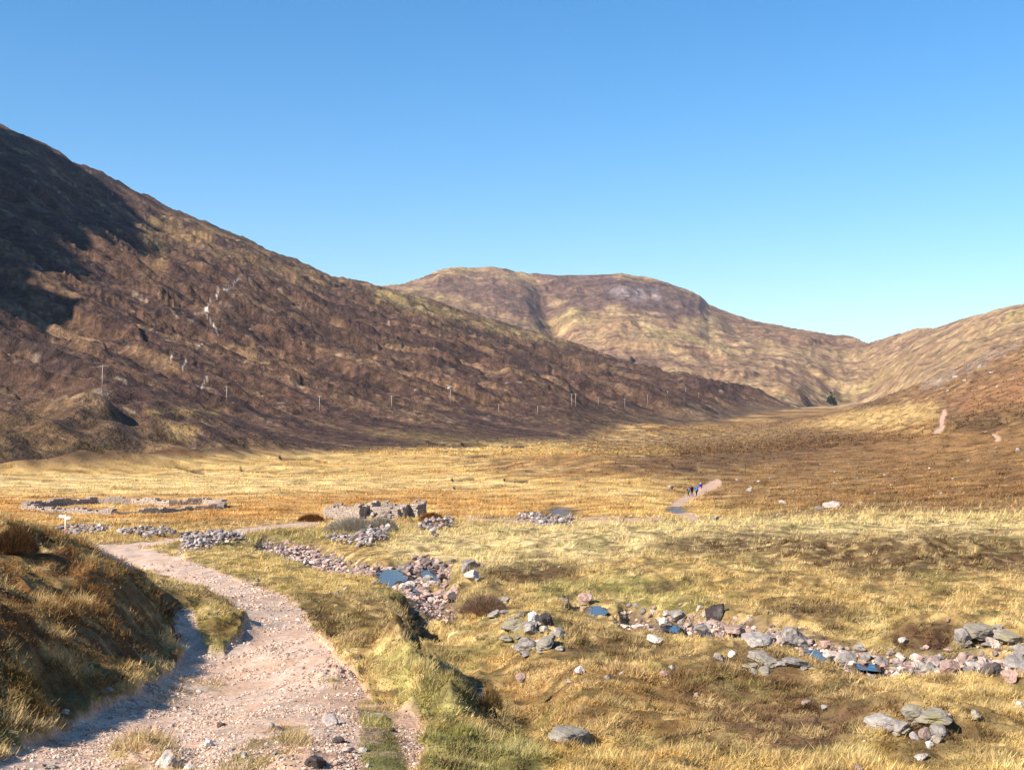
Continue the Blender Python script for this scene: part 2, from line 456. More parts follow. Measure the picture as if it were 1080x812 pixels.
_b = [ # photo spot, width (px), depth radius factor, height
 ((228,664), 36, 1.0, 0.5), ((500,612), 40, 1.2, 0.5), ((560,664), 62, 1.0, 0.45), ((1050,668), 60, .8, .35), ((975,672), 42, 1.0, .5), ((975,765), 75, .7, .45),
 ((800,695), 60, .8, .3), ((620,492), 130, .35, 2.0), ((60,462), 90, .5, 5.5), ((150,468), 90, .4, 4.5), ((350,717), 22, .8, .28), ((150,795), 34, .8, .22), ((20,572), 22, 1.0, .4),
 ((255,470), 60, .3, 2.5), ((700,600), 120, .5, .5), ((930,590), 120, .5, .7), ((640,455), 70, .3, 2.5), ((700,458), 60, .3, 3), ((30,690), 40, 1, .5), ((160,650), 40, 1, .3), ((80,610), 50, 1, .3),
 ((320,800), 40, .6, .15), ((430,690), 26, 1.4, .5), ((475,755), 60, .5, .25)]
for (pt, wpx, k, hh) in _b:
    q = unproj([pt])[0]
    rx = wpx / FPX * math.hypot(q[0], q[1])
    BUMPS.append((q[0], q[1], rx, rx * max(1.0, k * (1.6 if q[1] < 120 else 6)), hh))

_pool_world = []
_surf0 = surf
for poly in POOLS:
    c = np.mean(poly, axis=0)
    W3 = unproj(poly)
    zc = float(np.min(W3[:, 2]))
    if poly[0] == (503,690): zc = float(np.min(_surf0(W3[:, 0], W3[:, 1])[0])) + .16
    _pool_world.append((W3[:, :2], zc - 0.10 if W3[:, 1].mean() < 100 else zc - 0.05))

def ground(x, y):
    x = np.asarray(x, float); y = np.asarray(y, float)
    z, m = _surf0(x, y)
    zz = z.ravel(); X = x.ravel(); Y = y.ravel()
    wet = np.zeros(zz.shape)
    for P, lev in _pool_world:
        sz = max(0.5, 0.25 * float(np.ptp(P, axis=0).max()))
        i = sub(X, Y, P, sz)
        if len(i):
            d = poly_sd(X[i], Y[i], P) + 0.32 * sz * perlin(X[i] / (sz * .5), Y[i] / (sz * .5), 91)
            w = sstep(-sz * .6, 0, d)
            wi = sstep(-sz * .15, sz * .25, d)
            zz[i] = (zz[i] * (1 - w) + (lev + 0.05) * w) * (1 - wi) + (lev - 0.12) * wi
            wet[i] = np.maximum(wet[i], sstep(-sz * .5, 0, d))
    m['wet'] = wet.reshape(x.shape)
    return zz.reshape(x.shape), m
def ground_mt(x, y, fn):
    from concurrent.futures import ThreadPoolExecutor
    parts = np.array_split(np.arange(x.shape[0]), 48)
    with ThreadPoolExecutor(4) as ex:
        return list(ex.map(lambda p: fn(x[p], y[p]), parts))
def gz(x, y): return ground(x, y)[0]
# ------------------------------------------------------------------ what grows and lies on the ground
def C(r, g, b):
    f = lambda c: c / 12.92 if c <= 0.04045 else ((c + 0.055) / 1.055) ** 2.4
    return np.array([f(r / 255), f(g / 255), f(b / 255)])
STRAW, PALE, ORANGE, GREEN = C(192,160,94), C(214,184,124), C(164,118,62), C(124,122,58)
HEATH, DARKH, PEAT, GRAVEL, DIRT, ROCKC, BROWN = C(96,70,44), C(70,52,38), C(42,33,27), C(192,167,148), C(178,142,116), C(150,142,138), C(132,98,52)
MBROWN, MTAN, MPURP, MGREY, MGREEN = C(100,74,58), C(170,138,92), C(84,62,56), C(168,160,155), C(136,122,66)

ZONES = [ # outline in the photo, colour, strength, softness, mottling
 # valley floor bands
 ([(-40,487),(260,480),(420,470),(640,474),(700,500),(760,530),(720,556),(540,560),(400,552),(200,572),(-40,570)], C(204,164,94), .9, 5, .45),
 ([(-20,503),(200,500),(420,503),(560,512),(420,518),(260,527),(60,522),(-20,518)], C(224,192,130), .85, 5, .6),
 ([(-20,522),(160,526),(420,516),(620,520),(660,534),(440,548),(200,556),(-20,548)], C(186,134,68), .8, 5, .5),
 ([(-20,524),(120,526),(260,524),(240,532),(60,532)], C(196,146,80), .7, 4, .5),
 ([(440,517),(640,514),(740,520),(690,530),(620,533),(520,528)], C(200,164,100), .8, 5, .6),
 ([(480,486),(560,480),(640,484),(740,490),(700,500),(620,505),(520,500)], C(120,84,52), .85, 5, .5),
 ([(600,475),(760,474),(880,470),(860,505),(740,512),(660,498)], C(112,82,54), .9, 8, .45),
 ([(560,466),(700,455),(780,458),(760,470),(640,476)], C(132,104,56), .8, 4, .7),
 ([(700,540),(780,545),(790,556),(650,558),(640,551)], C(170,130,66), .7, 3, .5),
 ([(700,548),(760,546),(790,550),(770,557),(700,557)], C(130,128,62), .7, 3, .4),
 ([(200,572),(300,560),(440,556),(420,565),(330,572),(230,580)], C(140,132,60), .8, 4, .5),
 ([(170,585),(290,582),(400,612),(360,640),(300,615)], C(190,160,88), .8, 6, .5),
 ([(205,588),(330,626),(380,640),(400,668),(340,664),(300,625)], C(140,132,56), .8, 5, .6),
 # mounds of bright grass
 ([(395,575),(450,556),(640,548),(900,541),(1090,538),(1090,570),(860,570),(700,585),(600,600),(500,606),(420,590)], C(212,186,128), .95, 6, .35),
 ([(690,566),(800,560),(900,566),(1010,558),(1090,566),(1090,604),(1000,606),(930,618),(840,592),(700,588)], C(96,72,46), .95, 6, .6),
 ([(560,612),(640,606),(740,610),(760,640),(690,650),(640,630),(560,632)], C(148,142,72), .8, 6, .5),
 ([(700,610),(860,608),(1090,612),(1090,640),(900,650),(760,640)], C(176,142,78), .7, 8, .5),
 ([(800,636),(850,632),(900,640),(890,652),(820,652)], C(88,66,42), .95, 4, .4),
 ([(930,668),(960,655),(1000,658),(1010,680),(990,694),(945,690)], C(84,60,40), .97, 4, .15),
 ([(510,600),(560,592),(620,594),(612,610),(560,616),(515,616)], C(96,72,46), .95, 4, .3),
 ([(270,628),(340,622),(430,636),(420,660),(380,690),(340,660)], C(106,82,50), .85, 6, .6),
 ([(300,650),(350,640),(380,668),(350,676)], C(84,60,42), .7, 4, .6),
 ([(395,690),(430,676),(500,745),(470,760),(420,745)], C(176,164,96), .9, 6, .4),
 ([(500,690),(600,690),(700,700),(760,740),(700,800),(560,760),(520,740)], C(150,112,60), .85, 12, .6),
 ([(600,660),(700,668),(720,690),(650,700),(600,690)], C(104,80,50), .9, 6, .5),
 ([(690,690),(800,690),(900,720),(960,740),(860,790),(760,770),(700,730)], C(112,84,54), .9, 12, .55),
 ([(760,740),(880,744),(930,760),(890,800),(780,800),(700,780)], C(108,82,58), .85, 10, .5),
 ([(950,752),(1020,760),(1050,780),(1020,800),(960,790)], C(86,64,42), .95, 6, .3),
 ([(900,715),(1090,712),(1090,750),(980,740)], C(190,160,98), .7, 8, .5),
 ([(1000,790),(1090,770),(1090,830),(900,830),(700,830),(800,800),(900,798)], C(204,172,104), .8, 8, .5),
 ([(380,762),(400,758),(424,790),(432,830),(384,830)], C(112,116,58), .9, 3, .3),
 ([(446,762),(500,764),(560,776),(590,800),(560,830),(446,830)], C(130,130,66), .9, 5, .4),
 ([(560,770),(640,770),(700,800),(690,830),(580,830)], C(190,156,84), .8, 8, .5),
 # hillock
 ([(-60,530),(0,546),(62,560),(132,592),(190,634),(200,655),(184,690),(90,738),(0,776),(-60,800)], C(112,78,42), .95, 3, .55),
 ([(-20,600),(60,580),(120,600),(160,640),(120,660),(40,640)], C(140,98,50), .7, 10, .9),
 ([(-20,700),(80,690),(130,700),(60,750),(-20,770)], C(112,96,50), .6, 8, .8),
 ([(196,628),(235,632),(256,650),(258,668),(240,688),(222,694),(212,680),(200,660)], C(140,124,58), .85, 3, .6),
 ([(214,660),(240,655),(246,668),(225,676)], C(90,64,42), .8, 3, .5),
 # grass islands on the path
 ([(382,756),(402,750),(426,790),(436,830),(380,830)], C(122,124,62), .95, 4, .35),
 ([(228,806),(262,782),(300,764),(322,762),(318,790),(280,830),(226,830)], C(146,132,70), .75, 5, .8),
 ([(106,800),(126,776),(160,770),(184,780),(170,830),(100,830)], C(150,130,70), .75, 5, .8),
 ([(336,714),(352,708),(368,716),(364,724),(340,726)], C(138,134,58), .95, 2, .3),
 ([(376,736),(400,734),(420,750),(410,770),(384,764)], C(160,146,72), .8, 4, .6),
 ([(168,722),(200,712),(230,716),(236,730),(190,742),(160,744)], C(140,118,82), .5, 4, .9),
]
HILLZ = [
 ([(780,455),(870,432),(960,402),(1090,345),(1090,470),(1000,448),(940,425),(860,440)], C(118,88,62), .9, 5, .5),
 ([(1012,384),(1050,366),(1085,352),(1085,362),(1050,378),(1020,396)], C(158,146,140), .45, 3, 1.0),
 ([(975,400),(1005,388),(1014,392),(990,408),(972,410)], C(166,154,148), .5, 3, .9),
 ([(1000,420),(1090,385),(1090,440),(1020,440)], C(150,104,66), .6, 8, .6),
 ([(900,430),(985,424),(990,440),(940,452),(860,452),(800,462),(780,458),(860,444)], C(190,158,98), .8, 4, .6),
 ([(850,424),(930,418),(950,426),(880,436),(830,436)], C(84,62,44), .8, 3, .4),
 ([(1000,440),(1090,425),(1090,455),(1010,455)], C(92,72,44), .8, 4, .5),
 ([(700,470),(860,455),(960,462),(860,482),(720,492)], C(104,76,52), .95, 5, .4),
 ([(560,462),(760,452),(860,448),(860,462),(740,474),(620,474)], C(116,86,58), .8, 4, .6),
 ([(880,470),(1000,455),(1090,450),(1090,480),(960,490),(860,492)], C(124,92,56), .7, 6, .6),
 ([(760,500),(900,470),(1090,450),(1090,545),(900,543),(790,540),(700,520)], C(140,104,62), .97, 8, .4),
]
MZL = [ # left mountain
 ([(150,225),(200,222),(300,265),(380,300),(360,310),(260,280),(190,265),(165,260)], C(150,120,80), .7, 8, 1.0),
 ([(145,240),(170,232),(190,250),(170,285),(150,290)], C(140,114,72), .6, 5, .9),
 ([(380,300),(420,305),(500,335),(600,362),(560,358),(450,330),(400,318)], C(172,146,92), .85, 4, .7),
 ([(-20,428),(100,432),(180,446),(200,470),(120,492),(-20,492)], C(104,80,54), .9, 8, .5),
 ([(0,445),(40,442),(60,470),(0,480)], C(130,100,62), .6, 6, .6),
 ([(170,446),(210,452),(205,462),(180,462)], C(196,160,96), .8, 3, .5),
 ([(150,430),(240,432),(225,440),(160,438)], C(186,152,84), .6, 3, .9),
 ([(380,453),(440,455),(520,462),(560,464),(500,468),(430,466),(400,460)], C(178,150,86), .8, 2, .5),
 ([(200,455),(420,448),(600,452),(560,466),(440,470),(240,478)], C(92,66,50), .7, 5, .5),
 ([(440,360),(540,400),(600,420),(560,425),(470,395)], C(84,62,58), .5, 8, .7),
 ([(700,425),(820,425),(860,435),(800,452),(700,450)], C(150,122,88), .6, 6, .8),
 ([(560,440),(700,430),(760,445),(700,455),(600,455)], C(128,100,66), .6, 6, .7),
]
MZC = [ # head of the valley
 ([(430,295),(520,288),(560,300),(600,330),(560,345),(500,320),(430,305)], C(98,74,68), .9, 6, .35),
 ([(560,284),(640,286),(660,310),(630,332),(600,325),(570,305)], C(92,70,66), .9, 5, .35),
 ([(640,290),(720,302),(745,322),(740,334),(680,332),(640,318),(630,300)], C(90,70,68), .92, 5, .3),
 ([(640,303),(690,305),(700,318),(650,314)], C(176,166,166), .5, 5, 1.0),
 ([(740,318),(800,336),(915,356),(930,368),(840,368),(760,350)], C(116,86,70), .8, 6, .5),
 ([(920,360),(980,346),(1000,350),(960,368),(935,372)], C(116,90,70), .7, 5, .6),
 ([(560,345),(700,372),(840,388),(880,410),(800,400),(640,385)], C(128,96,76), .7, 8, .7),
 ([(400,302),(470,312),(560,350),(700,385),(700,395),(560,366),(420,320)], C(98,76,66), .8, 5, .5),
 ([(900,392),(980,372),(1090,335),(1090,355),(1000,385),(930,410)], C(132,104,70), .5, 6, .8),
]

def cover(x, y, z, m):
    """albedo of the ground (linear), also its roughness of growth for the tufts"""
    x = x.ravel(); y = y.ravel(); z = z.ravel()
    M = {k: v.ravel() for k, v in m.items()}
    r = np.hypot(x, y)
    px, py = to_px(x, y, z + (EYE - 13.0))
    px = np.where(y > 2, px, -9999.0)
    n = len(x)
    sc = np.clip(r / 40.0, 0.6, 60)
    # noise whose size follows the relief: small close by, broad on the hills
    def nz(lam, seed, octs=3): return fbm(x, y, lam, octs, seed)
    a1 = np.where(r < 120, nz(2.2, 101), np.where(r < 700, nz(9, 102), nz(55, 103)))
    a2 = np.where(r < 120, nz(0.7, 104), np.where(r < 700, nz(3, 105), nz(20, 106)))
    ca, sa = math.cos(STREAK), math.sin(STREAK)
    u = x * ca + y * sa; v = -x * sa + y * ca
    stq = fbm(u / 5.0, v, 17, 3, 107)
    col = np.zeros((n, 3))
    col[:] = STRAW
    def mix(c, w): 
        w = np.clip(w, 0, 1)[:, None]
        np.copyto(col, col * (1 - w) + c * w)
    mix(PALE, sstep(-.1, .5, a1) * .5)
    mix(GREEN, sstep(.05, .5, nz(5.0, 111)) * .45 * (r < 110))
    mix(BROWN, sstep(-.05, .3, -a2 + .3 * a1) * .6)
    mix(PALE, sstep(.05, .4, a2) * .55)
    mix(HEATH, sstep(.2, .45, a1 + .6 * a2 - .15) * .8 * (r < 130))
    wob = 26 * a1 * 0.7 + 8 * a2
    def zones(zs, gate=None):
        for poly, c, st, soft, mot in zs:
            w = region(px, py, poly, soft + 2, wob * np.clip(soft / 8.0, .2, 1.2) * 0.9)
            if gate is not None: w = w * gate
            w = w * st * (1 - mot * sstep(-.12, .25, a2 + .5 * a1) )
            mix(c, w)
    vis = (r < 700) & (M['mtn'] < 0.5)
    fl = (r < 560) & (M['mtn'] < .5)
    hl = sstep(95, 120, r) * (M['mtn'] < .5)
    hill_side = hl * sstep(1.5, 4.0, z + 0.004 * x)
    mix(C(140,104,62), hill_side * .9)
    mix(C(176,142,86), hill_side * sstep(.05, .35, a1) * .8)
    mix(C(88,64,42), hill_side * sstep(.0, .35, -a1 + a2 * .5) * .8)
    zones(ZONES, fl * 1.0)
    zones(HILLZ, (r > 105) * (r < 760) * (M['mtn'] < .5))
    # streaky banding of the dry grass on the flat
    bnd = fbm(x / 5.0, y, 6.5, 3, 113)
    mix(C(222,192,132), M['floor'] * (px < 680) * sstep(.05, .4, bnd) * .45)
    mix(C(148,94,42), M['floor'] * (px < 680) * sstep(.05, .4, -bnd) * .4)
    # mountains
    ml = M['mtn'] * (M['kind'] == 1); mc = M['mtn'] * (M['kind'] == 2)
    mix(MBROWN, ml)
    mix(MPURP, ml * sstep(-.1, .25, a1) * .85)
    mix(C(124,94,70), ml * sstep(.0, .4, stq) * .7)
    mix(C(158,126,88), ml * sstep(.2, .45, stq * .9 + a2 * .6) * .55)
    mix(C(58,46,44), ml * sstep(.15, .45, -stq + .5 * a2) * .8)
    mix(C(176,150,126), ml * sstep(.42, .55, fbm(u / 3.0, v, 6, 3, 131)) * .6)
    mix(C(152,122,86), mc)
    gul = fbm(np.arctan2(x, y) * 40 * 20, r / 22.0, 20, 3, 117)
    mix(C(122,92,70), mc * sstep(-.02, .3, gul * .6 + a1 * .7) * .8)
    mix(C(176,148,104), mc * sstep(.08, .4, -a1 + .5 * gul) * .7)
    mix(C(150,132,78), mc * sstep(.1, .4, nz(160, 119)) * .5)
    mix(C(96,74,72), mc * sstep(.28, .5, a2 + a1 * .4) * .7)
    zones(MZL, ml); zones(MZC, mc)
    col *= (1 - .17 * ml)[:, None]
    sc_ = np.zeros(n)
    for ln in SCARS: sc_ = np.maximum(sc_, strip(px, py, ln, 0.55, .6, a2 * 1.2))
    mix(C(214,196,180), sc_ * ml * .95)
    ts = sstep(.0, .34, fbm(x, y, 1.25, 2, 305)) * (r < 130) * (1 - M['mtn'])
    lumc = (col @ np.array([.3, .6, .1]))
    dryg = sstep(.10, .22, lumc)
    mix(C(218,194,142), ts * dryg * .38)
    mix(C(92,72,44), (1 - sstep(-.3, .05, fbm(x, y, 1.25, 2, 305))) * (r < 130) * dryg * .6)
    mix(C(112,108,56), sstep(.08, .4, fbm(x, y, 3.4, 3, 307)) * (r < 130) * dryg * .5)
    mix(C(88,66,46), sstep(.20, .40, fbm(x, y, 2.6, 3, 309)) * (r < 130) * dryg * .65)
    fine = np.where(r < 120, nz(.6, 141, 2), np.where(r < 700, nz(4, 142, 2), nz(11, 143, 3)))
    col *= (1 + np.clip(fine, -.6, .6) * np.where(r < 120, .55, .8))[:, None]
    lum_ = (col @ np.array([.3, .6, .1]))[:, None]; col = lum_ * .06 + col * .94
    tuft = 1 - M['mtn']
    # bare ground
    bare = M['path'].copy()
    isl = np.zeros(n)
    for k in range(len(ZONES) - 6, len(ZONES)):
        poly, c, st, soft, mot = ZONES[k]
        isl = np.maximum(isl, region(px, py, poly, soft, wob * .5) * st * (1 - mot * sstep(-.1, .2, a2)))
    bare = bare * (1 - isl * 1.0)
    gcol = GRAVEL[None, :] * (1 + 0.18 * nz(.5, 121)[:, None]) 
    rut = fbm(x, y / 3.5, .8, 3, 125)
    dm = np.maximum(sstep(-.15, .3, nz(3.5, 123) + .004 * (px - 310)), sstep(.05, .3, rut) * .9)
    gcol = gcol * (1 - .22 * sstep(.1, .3, -rut))[:, None]
    gcol = gcol * (1 - dm[:, None] * .7) + DIRT[None, :] * dm[:, None] * .7
    w = np.clip(bare, 0, 1)[:, None]; np.copyto(col, col * (1 - w) + gcol * w)
    mix(C(98,82,74), M['bed'] * .85)
    mix(PEAT * 1.3, M['ditch'] * .85)
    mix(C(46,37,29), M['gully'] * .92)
    mix(PEAT, M['wet'] * .75)
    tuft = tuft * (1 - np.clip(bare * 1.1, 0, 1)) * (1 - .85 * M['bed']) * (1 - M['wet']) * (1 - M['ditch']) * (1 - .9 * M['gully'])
    return np.clip(col, 0.01, 0.9), tuft, bare

# ------------------------------------------------------------------ the ground as one fine sheet, split along its kinds
def build_sheet(ncol=1200, nrow=1300):
    a0, a1 = float(px_az(-60)), float(px_az(1140))
    inner = np.linspace(a0, a1, ncol)
    lo = -math.pi + (a0 + math.pi) * (1 - (1 - np.linspace(0, 1, 150)) ** 1.8)
    hi = a1 + (math.pi - a1) * np.linspace(0, 1, 150) ** 1.8
    az = np.concatenate([lo[:-1], inner, hi[1:]])
    n1, n2 = int(nrow * .44), int(nrow * .5)
    rr = np.concatenate([np.exp(np.linspace(math.log(3), math.log(15), 40))[:-1], np.exp(np.linspace(math.log(15), math.log(130), n1))[:-1],
                         np.exp(np.linspace(math.log(130), math.log(3000), n2))[:-1], np.exp(np.linspace(math.log(3000), math.log(12000), 40))])
    A, R = np.meshgrid(az, rr)
    X = R * np.sin(A); Y = R * np.cos(A)
    def work(x, y):
        z, m = ground(x, y)
        col, tuft, bare = cover(x, y, z, m)
        return z, m, col, bare.reshape(x.shape), tuft
    res = ground_mt(X, Y, work)
    Z = np.concatenate([q[0] for q in res]); Z[:, -1] = Z[:, 0]
    m = {k: np.concatenate([q[1][k] for q in res]) for k in ('mtn', 'kind')}
    thatch_shade = 1 - .22 * np.concatenate([q[4] for q in res]) * (1 - .6 * sstep(150, 500, np.hypot(X, Y).ravel()))  # ground darker under tufts: dead grass, plus shade between blades put into the colour
    return X, Y, Z, m, np.concatenate([q[2] for q in res]) * thatch_shade[:, None], np.concatenate([q[3] for q in res])

def mesh_np(name, V, Fq, mat, cols=None, smooth=True, parent=None, nper=4, extra=None):
    me = bpy.data.meshes.new(name)
    nv, nf = len(V), len(Fq)
    me.vertices.add(nv); me.vertices.foreach_set('co', np.ascontiguousarray(V, np.float32).ravel())
    me.loops.add(nf * nper); me.loops.foreach_set('vertex_index', np.ascontiguousarray(Fq, np.int32).ravel())
    me.polygons.add(nf)
    me.polygons.foreach_set('loop_start', np.arange(0, nf * nper, nper, dtype=np.int32))
    me.polygons.foreach_set('loop_total', np.full(nf, nper, np.int32))
    me.polygons.foreach_set('use_smooth', np.full(nf, smooth, bool))
    if cols is not None:
        at = me.color_attributes.new('cover', 'FLOAT_COLOR', 'POINT')
        c4 = np.ones((nv, 4), np.float32); c4[:, :cols.shape[1]] = cols
        at.data.foreach_set('color', c4.ravel())
    me.update(calc_edges=True)
    if mat: me.materials.append(mat)
    ob = bpy.data.objects.new(name, me)
    COL.objects.link(ob)
    if parent: ob.parent = parent
    return ob

def mat_base(name, rough=0.9):
    mt = bpy.data.materials.new(name); mt.use_nodes = True
    nt = mt.node_tree
    bs = nt.nodes['Principled BSDF']; bs.inputs['Roughness'].default_value = rough
    bs.inputs['Specular IOR Level'].default_value = 0.15
    return mt, nt, bs

def ground_mat(name, fine, broad, bump_d, lo=.72, hi=1.28, bump=.6, speck=None):
    """cover colours of the place, broken up by noise at two sizes"""
    mt, nt, bs = mat_base(name)
    N, L = nt.nodes, nt.links
    at = N.new('ShaderNodeAttribute'); at.attribute_name = 'cover'
    geo = N.new('ShaderNodeNewGeometry')
    n1 = N.new('ShaderNodeTexNoise'); n1.inputs['Scale'].default_value = fine; n1.inputs['Detail'].default_value = 5; n1.inputs['Roughness'].default_value = .65
    n2 = N.new('ShaderNodeTexNoise'); n2.inputs['Scale'].default_value = broad; n2.inputs['Detail'].default_value = 4
    L.new(geo.outputs['Position'], n1.inputs['Vector']); L.new(geo.outputs['Position'], n2.inputs['Vector'])
    r1 = N.new('ShaderNodeMapRange'); r1.inputs['From Min'].default_value = .3; r1.inputs['From Max'].default_value = .7
    r1.inputs['To Min'].default_value = lo; r1.inputs['To Max'].default_value = hi
    r2 = N.new('ShaderNodeMapRange'); r2.inputs['From Min'].default_value = .3; r2.inputs['From Max'].default_value = .7
    r2.inputs['To Min'].default_value = .82; r2.inputs['To Max'].default_value = 1.16
    L.new(n1.outputs['Fac'], r1.inputs['Value']); L.new(n2.outputs['Fac'], r2.inputs['Value'])
    mu = N.new('ShaderNodeMath'); mu.operation = 'MULTIPLY'
    L.new(r1.outputs[0], mu.inputs[0]); L.new(r2.outputs[0], mu.inputs[1])
    vm = N.new('ShaderNodeVectorMath'); vm.operation = 'SCALE'
    L.new(at.outputs['Color'], vm.inputs[0]); L.new(mu.outputs[0], vm.inputs['Scale'])
    out = vm.outputs[0]
    if speck:                        # tussocks of dark heather and pale stones, drawn out along the slope
        mp = N.new('ShaderNodeMapping'); mp.vector_type = 'POINT'; mp.inputs['Rotation'].default_value = (0, 0, -STREAK); mp.inputs['Scale'].default_value = (.45, 1, 1)
        L.new(geo.outputs['Position'], mp.inputs['Vector'])
        for sc_n, lo_, hi_, colr, amt in ((speck, .54, .62, C(58,46,42), .62), (speck * 1.7, .64, .70, C(206,188,164), .55), (speck * .32, .55, .68, C(72,56,48), .45)):
            ns = N.new('ShaderNodeTexNoise'); ns.inputs['Scale'].default_value = sc_n; ns.inputs['Detail'].default_value = 7; ns.inputs['Roughness'].default_value = .72
            L.new(mp.outputs[0], ns.inputs['Vector'])
            rr_ = N.new('ShaderNodeMapRange'); rr_.inputs['From Min'].default_value = lo_; rr_.inputs['From Max'].default_value = hi_; rr_.inputs['To Max'].default_value = amt
            L.new(ns.outputs['Fac'], rr_.inputs['Value'])
            mm = N.new('ShaderNodeMix'); mm.data_type = 'RGBA'
            L.new(rr_.outputs[0], mm.inputs[0]); L.new(out, mm.inputs[6]); mm.inputs[7].default_value = (*colr, 1); out = mm.outputs[2]
    L.new(out, bs.inputs['Base Color'])
    bp = N.new('ShaderNodeBump'); bp.inputs['Strength'].default_value = bump; bp.inputs['Distance'].default_value = bump_d
    L.new(n1.outputs['Fac'], bp.inputs['Height']); L.new(bp.outputs[0], bs.inputs['Normal'])
    return mt

M_GROUND = ground_mat('moor_grass', 3.0, .25, .12, .6, 1.4)
M_PATH = ground_mat('path_gravel', 9.0, .8, .06, .7, 1.3, .7)
M_LEFT = ground_mat('heather_slope', .35, .04, 2.2, .5, 1.5, 1.0, speck=.11)
M_HEAD = ground_mat('grass_slope', .14, .02, 3.0, .62, 1.38, .8, speck=.045)

QUICK = False
X, Y, Z, GM, GC, BARE = build_sheet(*( (600, 700) if QUICK else (1250, 1350)))
nr, nc = X.shape
V = np.stack([X, Y, Z], -1).reshape(-1, 3) * S
idx = np.arange(nr * nc).reshape(nr, nc)
F = np.stack([idx[:-1, :-1], idx[:-1, 1:], idx[1:, 1:], idx[1:, :-1]], -1).reshape(-1, 4)[:, ::-1]
def cellmean(a): return (a[:-1, :-1] + a[:-1, 1:] + a[1:, 1:] + a[1:, :-1]).ravel() / 4.0
mt_ = cellmean(GM['mtn']); kd = cellmean(GM['kind'].astype(float)); pth = cellmean(BARE); rc = cellmean(np.hypot(X, Y))
azc = cellmean(np.arctan2(X, Y))
cls = np.zeros(len(F), int)
cls[(pth > .5) & (mt_ < .5)] = 1
cls[(mt_ >= .5) & (kd < 1.5)] = 2
cls[(mt_ >= .5) & (kd >= 1.5)] = 3
def struct(o): o['kind'] = 'structure'; return o
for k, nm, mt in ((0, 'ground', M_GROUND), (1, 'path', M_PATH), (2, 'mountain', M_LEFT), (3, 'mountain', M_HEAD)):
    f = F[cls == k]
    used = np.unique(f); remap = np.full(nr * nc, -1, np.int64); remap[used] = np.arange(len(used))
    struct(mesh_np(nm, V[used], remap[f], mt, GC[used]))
# a cap closes the sheet under the camera
n = nc - 1
ring = V.reshape(nr, nc, 3)[0]
cv = np.concatenate([ring, [[0, 0, float(ring[:, 2].mean())]]])
cf = np.stack([np.arange(n), np.arange(1, n + 1), np.full(n, nc)], -1)[:, ::-1]
struct(mesh_np('ground_patch', cv, cf, M_GROUND, np.tile(STRAW, (len(cv), 1)), nper=3))
# ------------------------------------------------------------------ helpers for things
def gp(x, y):                     # layout point -> world Vector on the ground
    z = float(gz(np.array([x]), np.array([y]))[0])
    return Vector((x, y, z)) * S
def spots(pts):
    """exact ground points (world metres) under photo spots"""
    P = unproj(pts, gz)
    return [Vector(p) * S for p in P]
def tag(o, label=None, cat=None, group=None, kind=None):
    if label: o['label'] = label
    if cat: o['category'] = cat
    if group: o['group'] = group
    if kind: o['kind'] = kind
    return o
def empty(name, loc, rz=0.0):
    o = bpy.data.objects.new(name, None); COL.objects.link(o)
    o.location = loc; o.rotation_euler = (0, 0, rz); o.empty_display_size = .3
    return o
def obj(name, me, mat=None, parent=None, loc=None):
    if mat is not None and not me.materials: me.materials.append(mat)
    o = bpy.data.objects.new(name, me); COL.objects.link(o)
    if parent: o.parent = parent
    if loc is not None: o.location = loc
    return o
def bm_mesh(bm, name, smooth=False):
    me = bpy.data.meshes.new(name); bm.to_mesh(me); bm.free()
    me.polygons.foreach_set('use_smooth', np.full(len(me.polygons), smooth, bool))
    return me
def add_tube(bm, pts, radii, seg=8, cap=True):
    rings = []
    for i, p in enumerate(pts):
        p = Vector(p)
        d = (Vector(pts[min(i + 1, len(pts) - 1)]) - Vector(pts[max(i - 1, 0)])).normalized()
        a = d.orthogonal().normalized(); b = d.cross(a)
        rings.append([bm.verts.new(p + (a * math.cos(t) + b * math.sin(t)) * radii[i]) for t in [2 * math.pi * k / seg for k in range(seg)]])
    for r0, r1 in zip(rings[:-1], rings[1:]):
        for k in range(seg):
            bm.faces.new((r0[k], r0[(k + 1) % seg], r1[(k + 1) % seg], r1[k]))
    if cap:
        bm.faces.new(rings[0][::-1]); bm.faces.new(rings[-1])
def add_box(bm, c, size, rot=None, jit=0.0):
    M = Matrix.Translation(c) @ (rot.to_4x4() if rot else Matrix.Identity(4)) @ Matrix.Diagonal((size[0], size[1], size[2], 1))
    g = bmesh.ops.create_cube(bm, size=1.0, matrix=M)
    if jit:
        for v in g['verts']: v.co += Vector([random.uniform(-jit, jit) for _ in range(3)])
    return g['verts']

def simple_mat(name, col, rough=.8, var=.25, scale=6.0, bump=.0, bd=.02):
    mt, nt, bs = mat_base(name, rough)
    N, L = nt.nodes, nt.links
    tc = N.new('ShaderNodeTexCoord'); no = N.new('ShaderNodeTexNoise'); no.inputs['Scale'].default_value = scale; no.inputs['Detail'].default_value = 5
    L.new(tc.outputs['Object'], no.inputs['Vector'])
    cr = N.new('ShaderNodeValToRGB'); c = np.array(col)
    cr.color_ramp.elements[0].position = .3; cr.color_ramp.elements[1].position = .7
    cr.color_ramp.elements[0].color = (*(c * (1 - var)), 1); cr.color_ramp.elements[1].color = (*np.minimum(c * (1 + var), .9), 1)
    L.new(no.outputs['Fac'], cr.inputs['Fac']); L.new(cr.outputs[0], bs.inputs['Base Color'])
    if bump:
        bp = N.new('ShaderNodeBump'); bp.inputs['Strength'].default_value = bump; bp.inputs['Distance'].default_value = bd
        L.new(no.outputs['Fac'], bp.inputs['Height']); L.new(bp.outputs[0], bs.inputs['Normal'])
    return mt

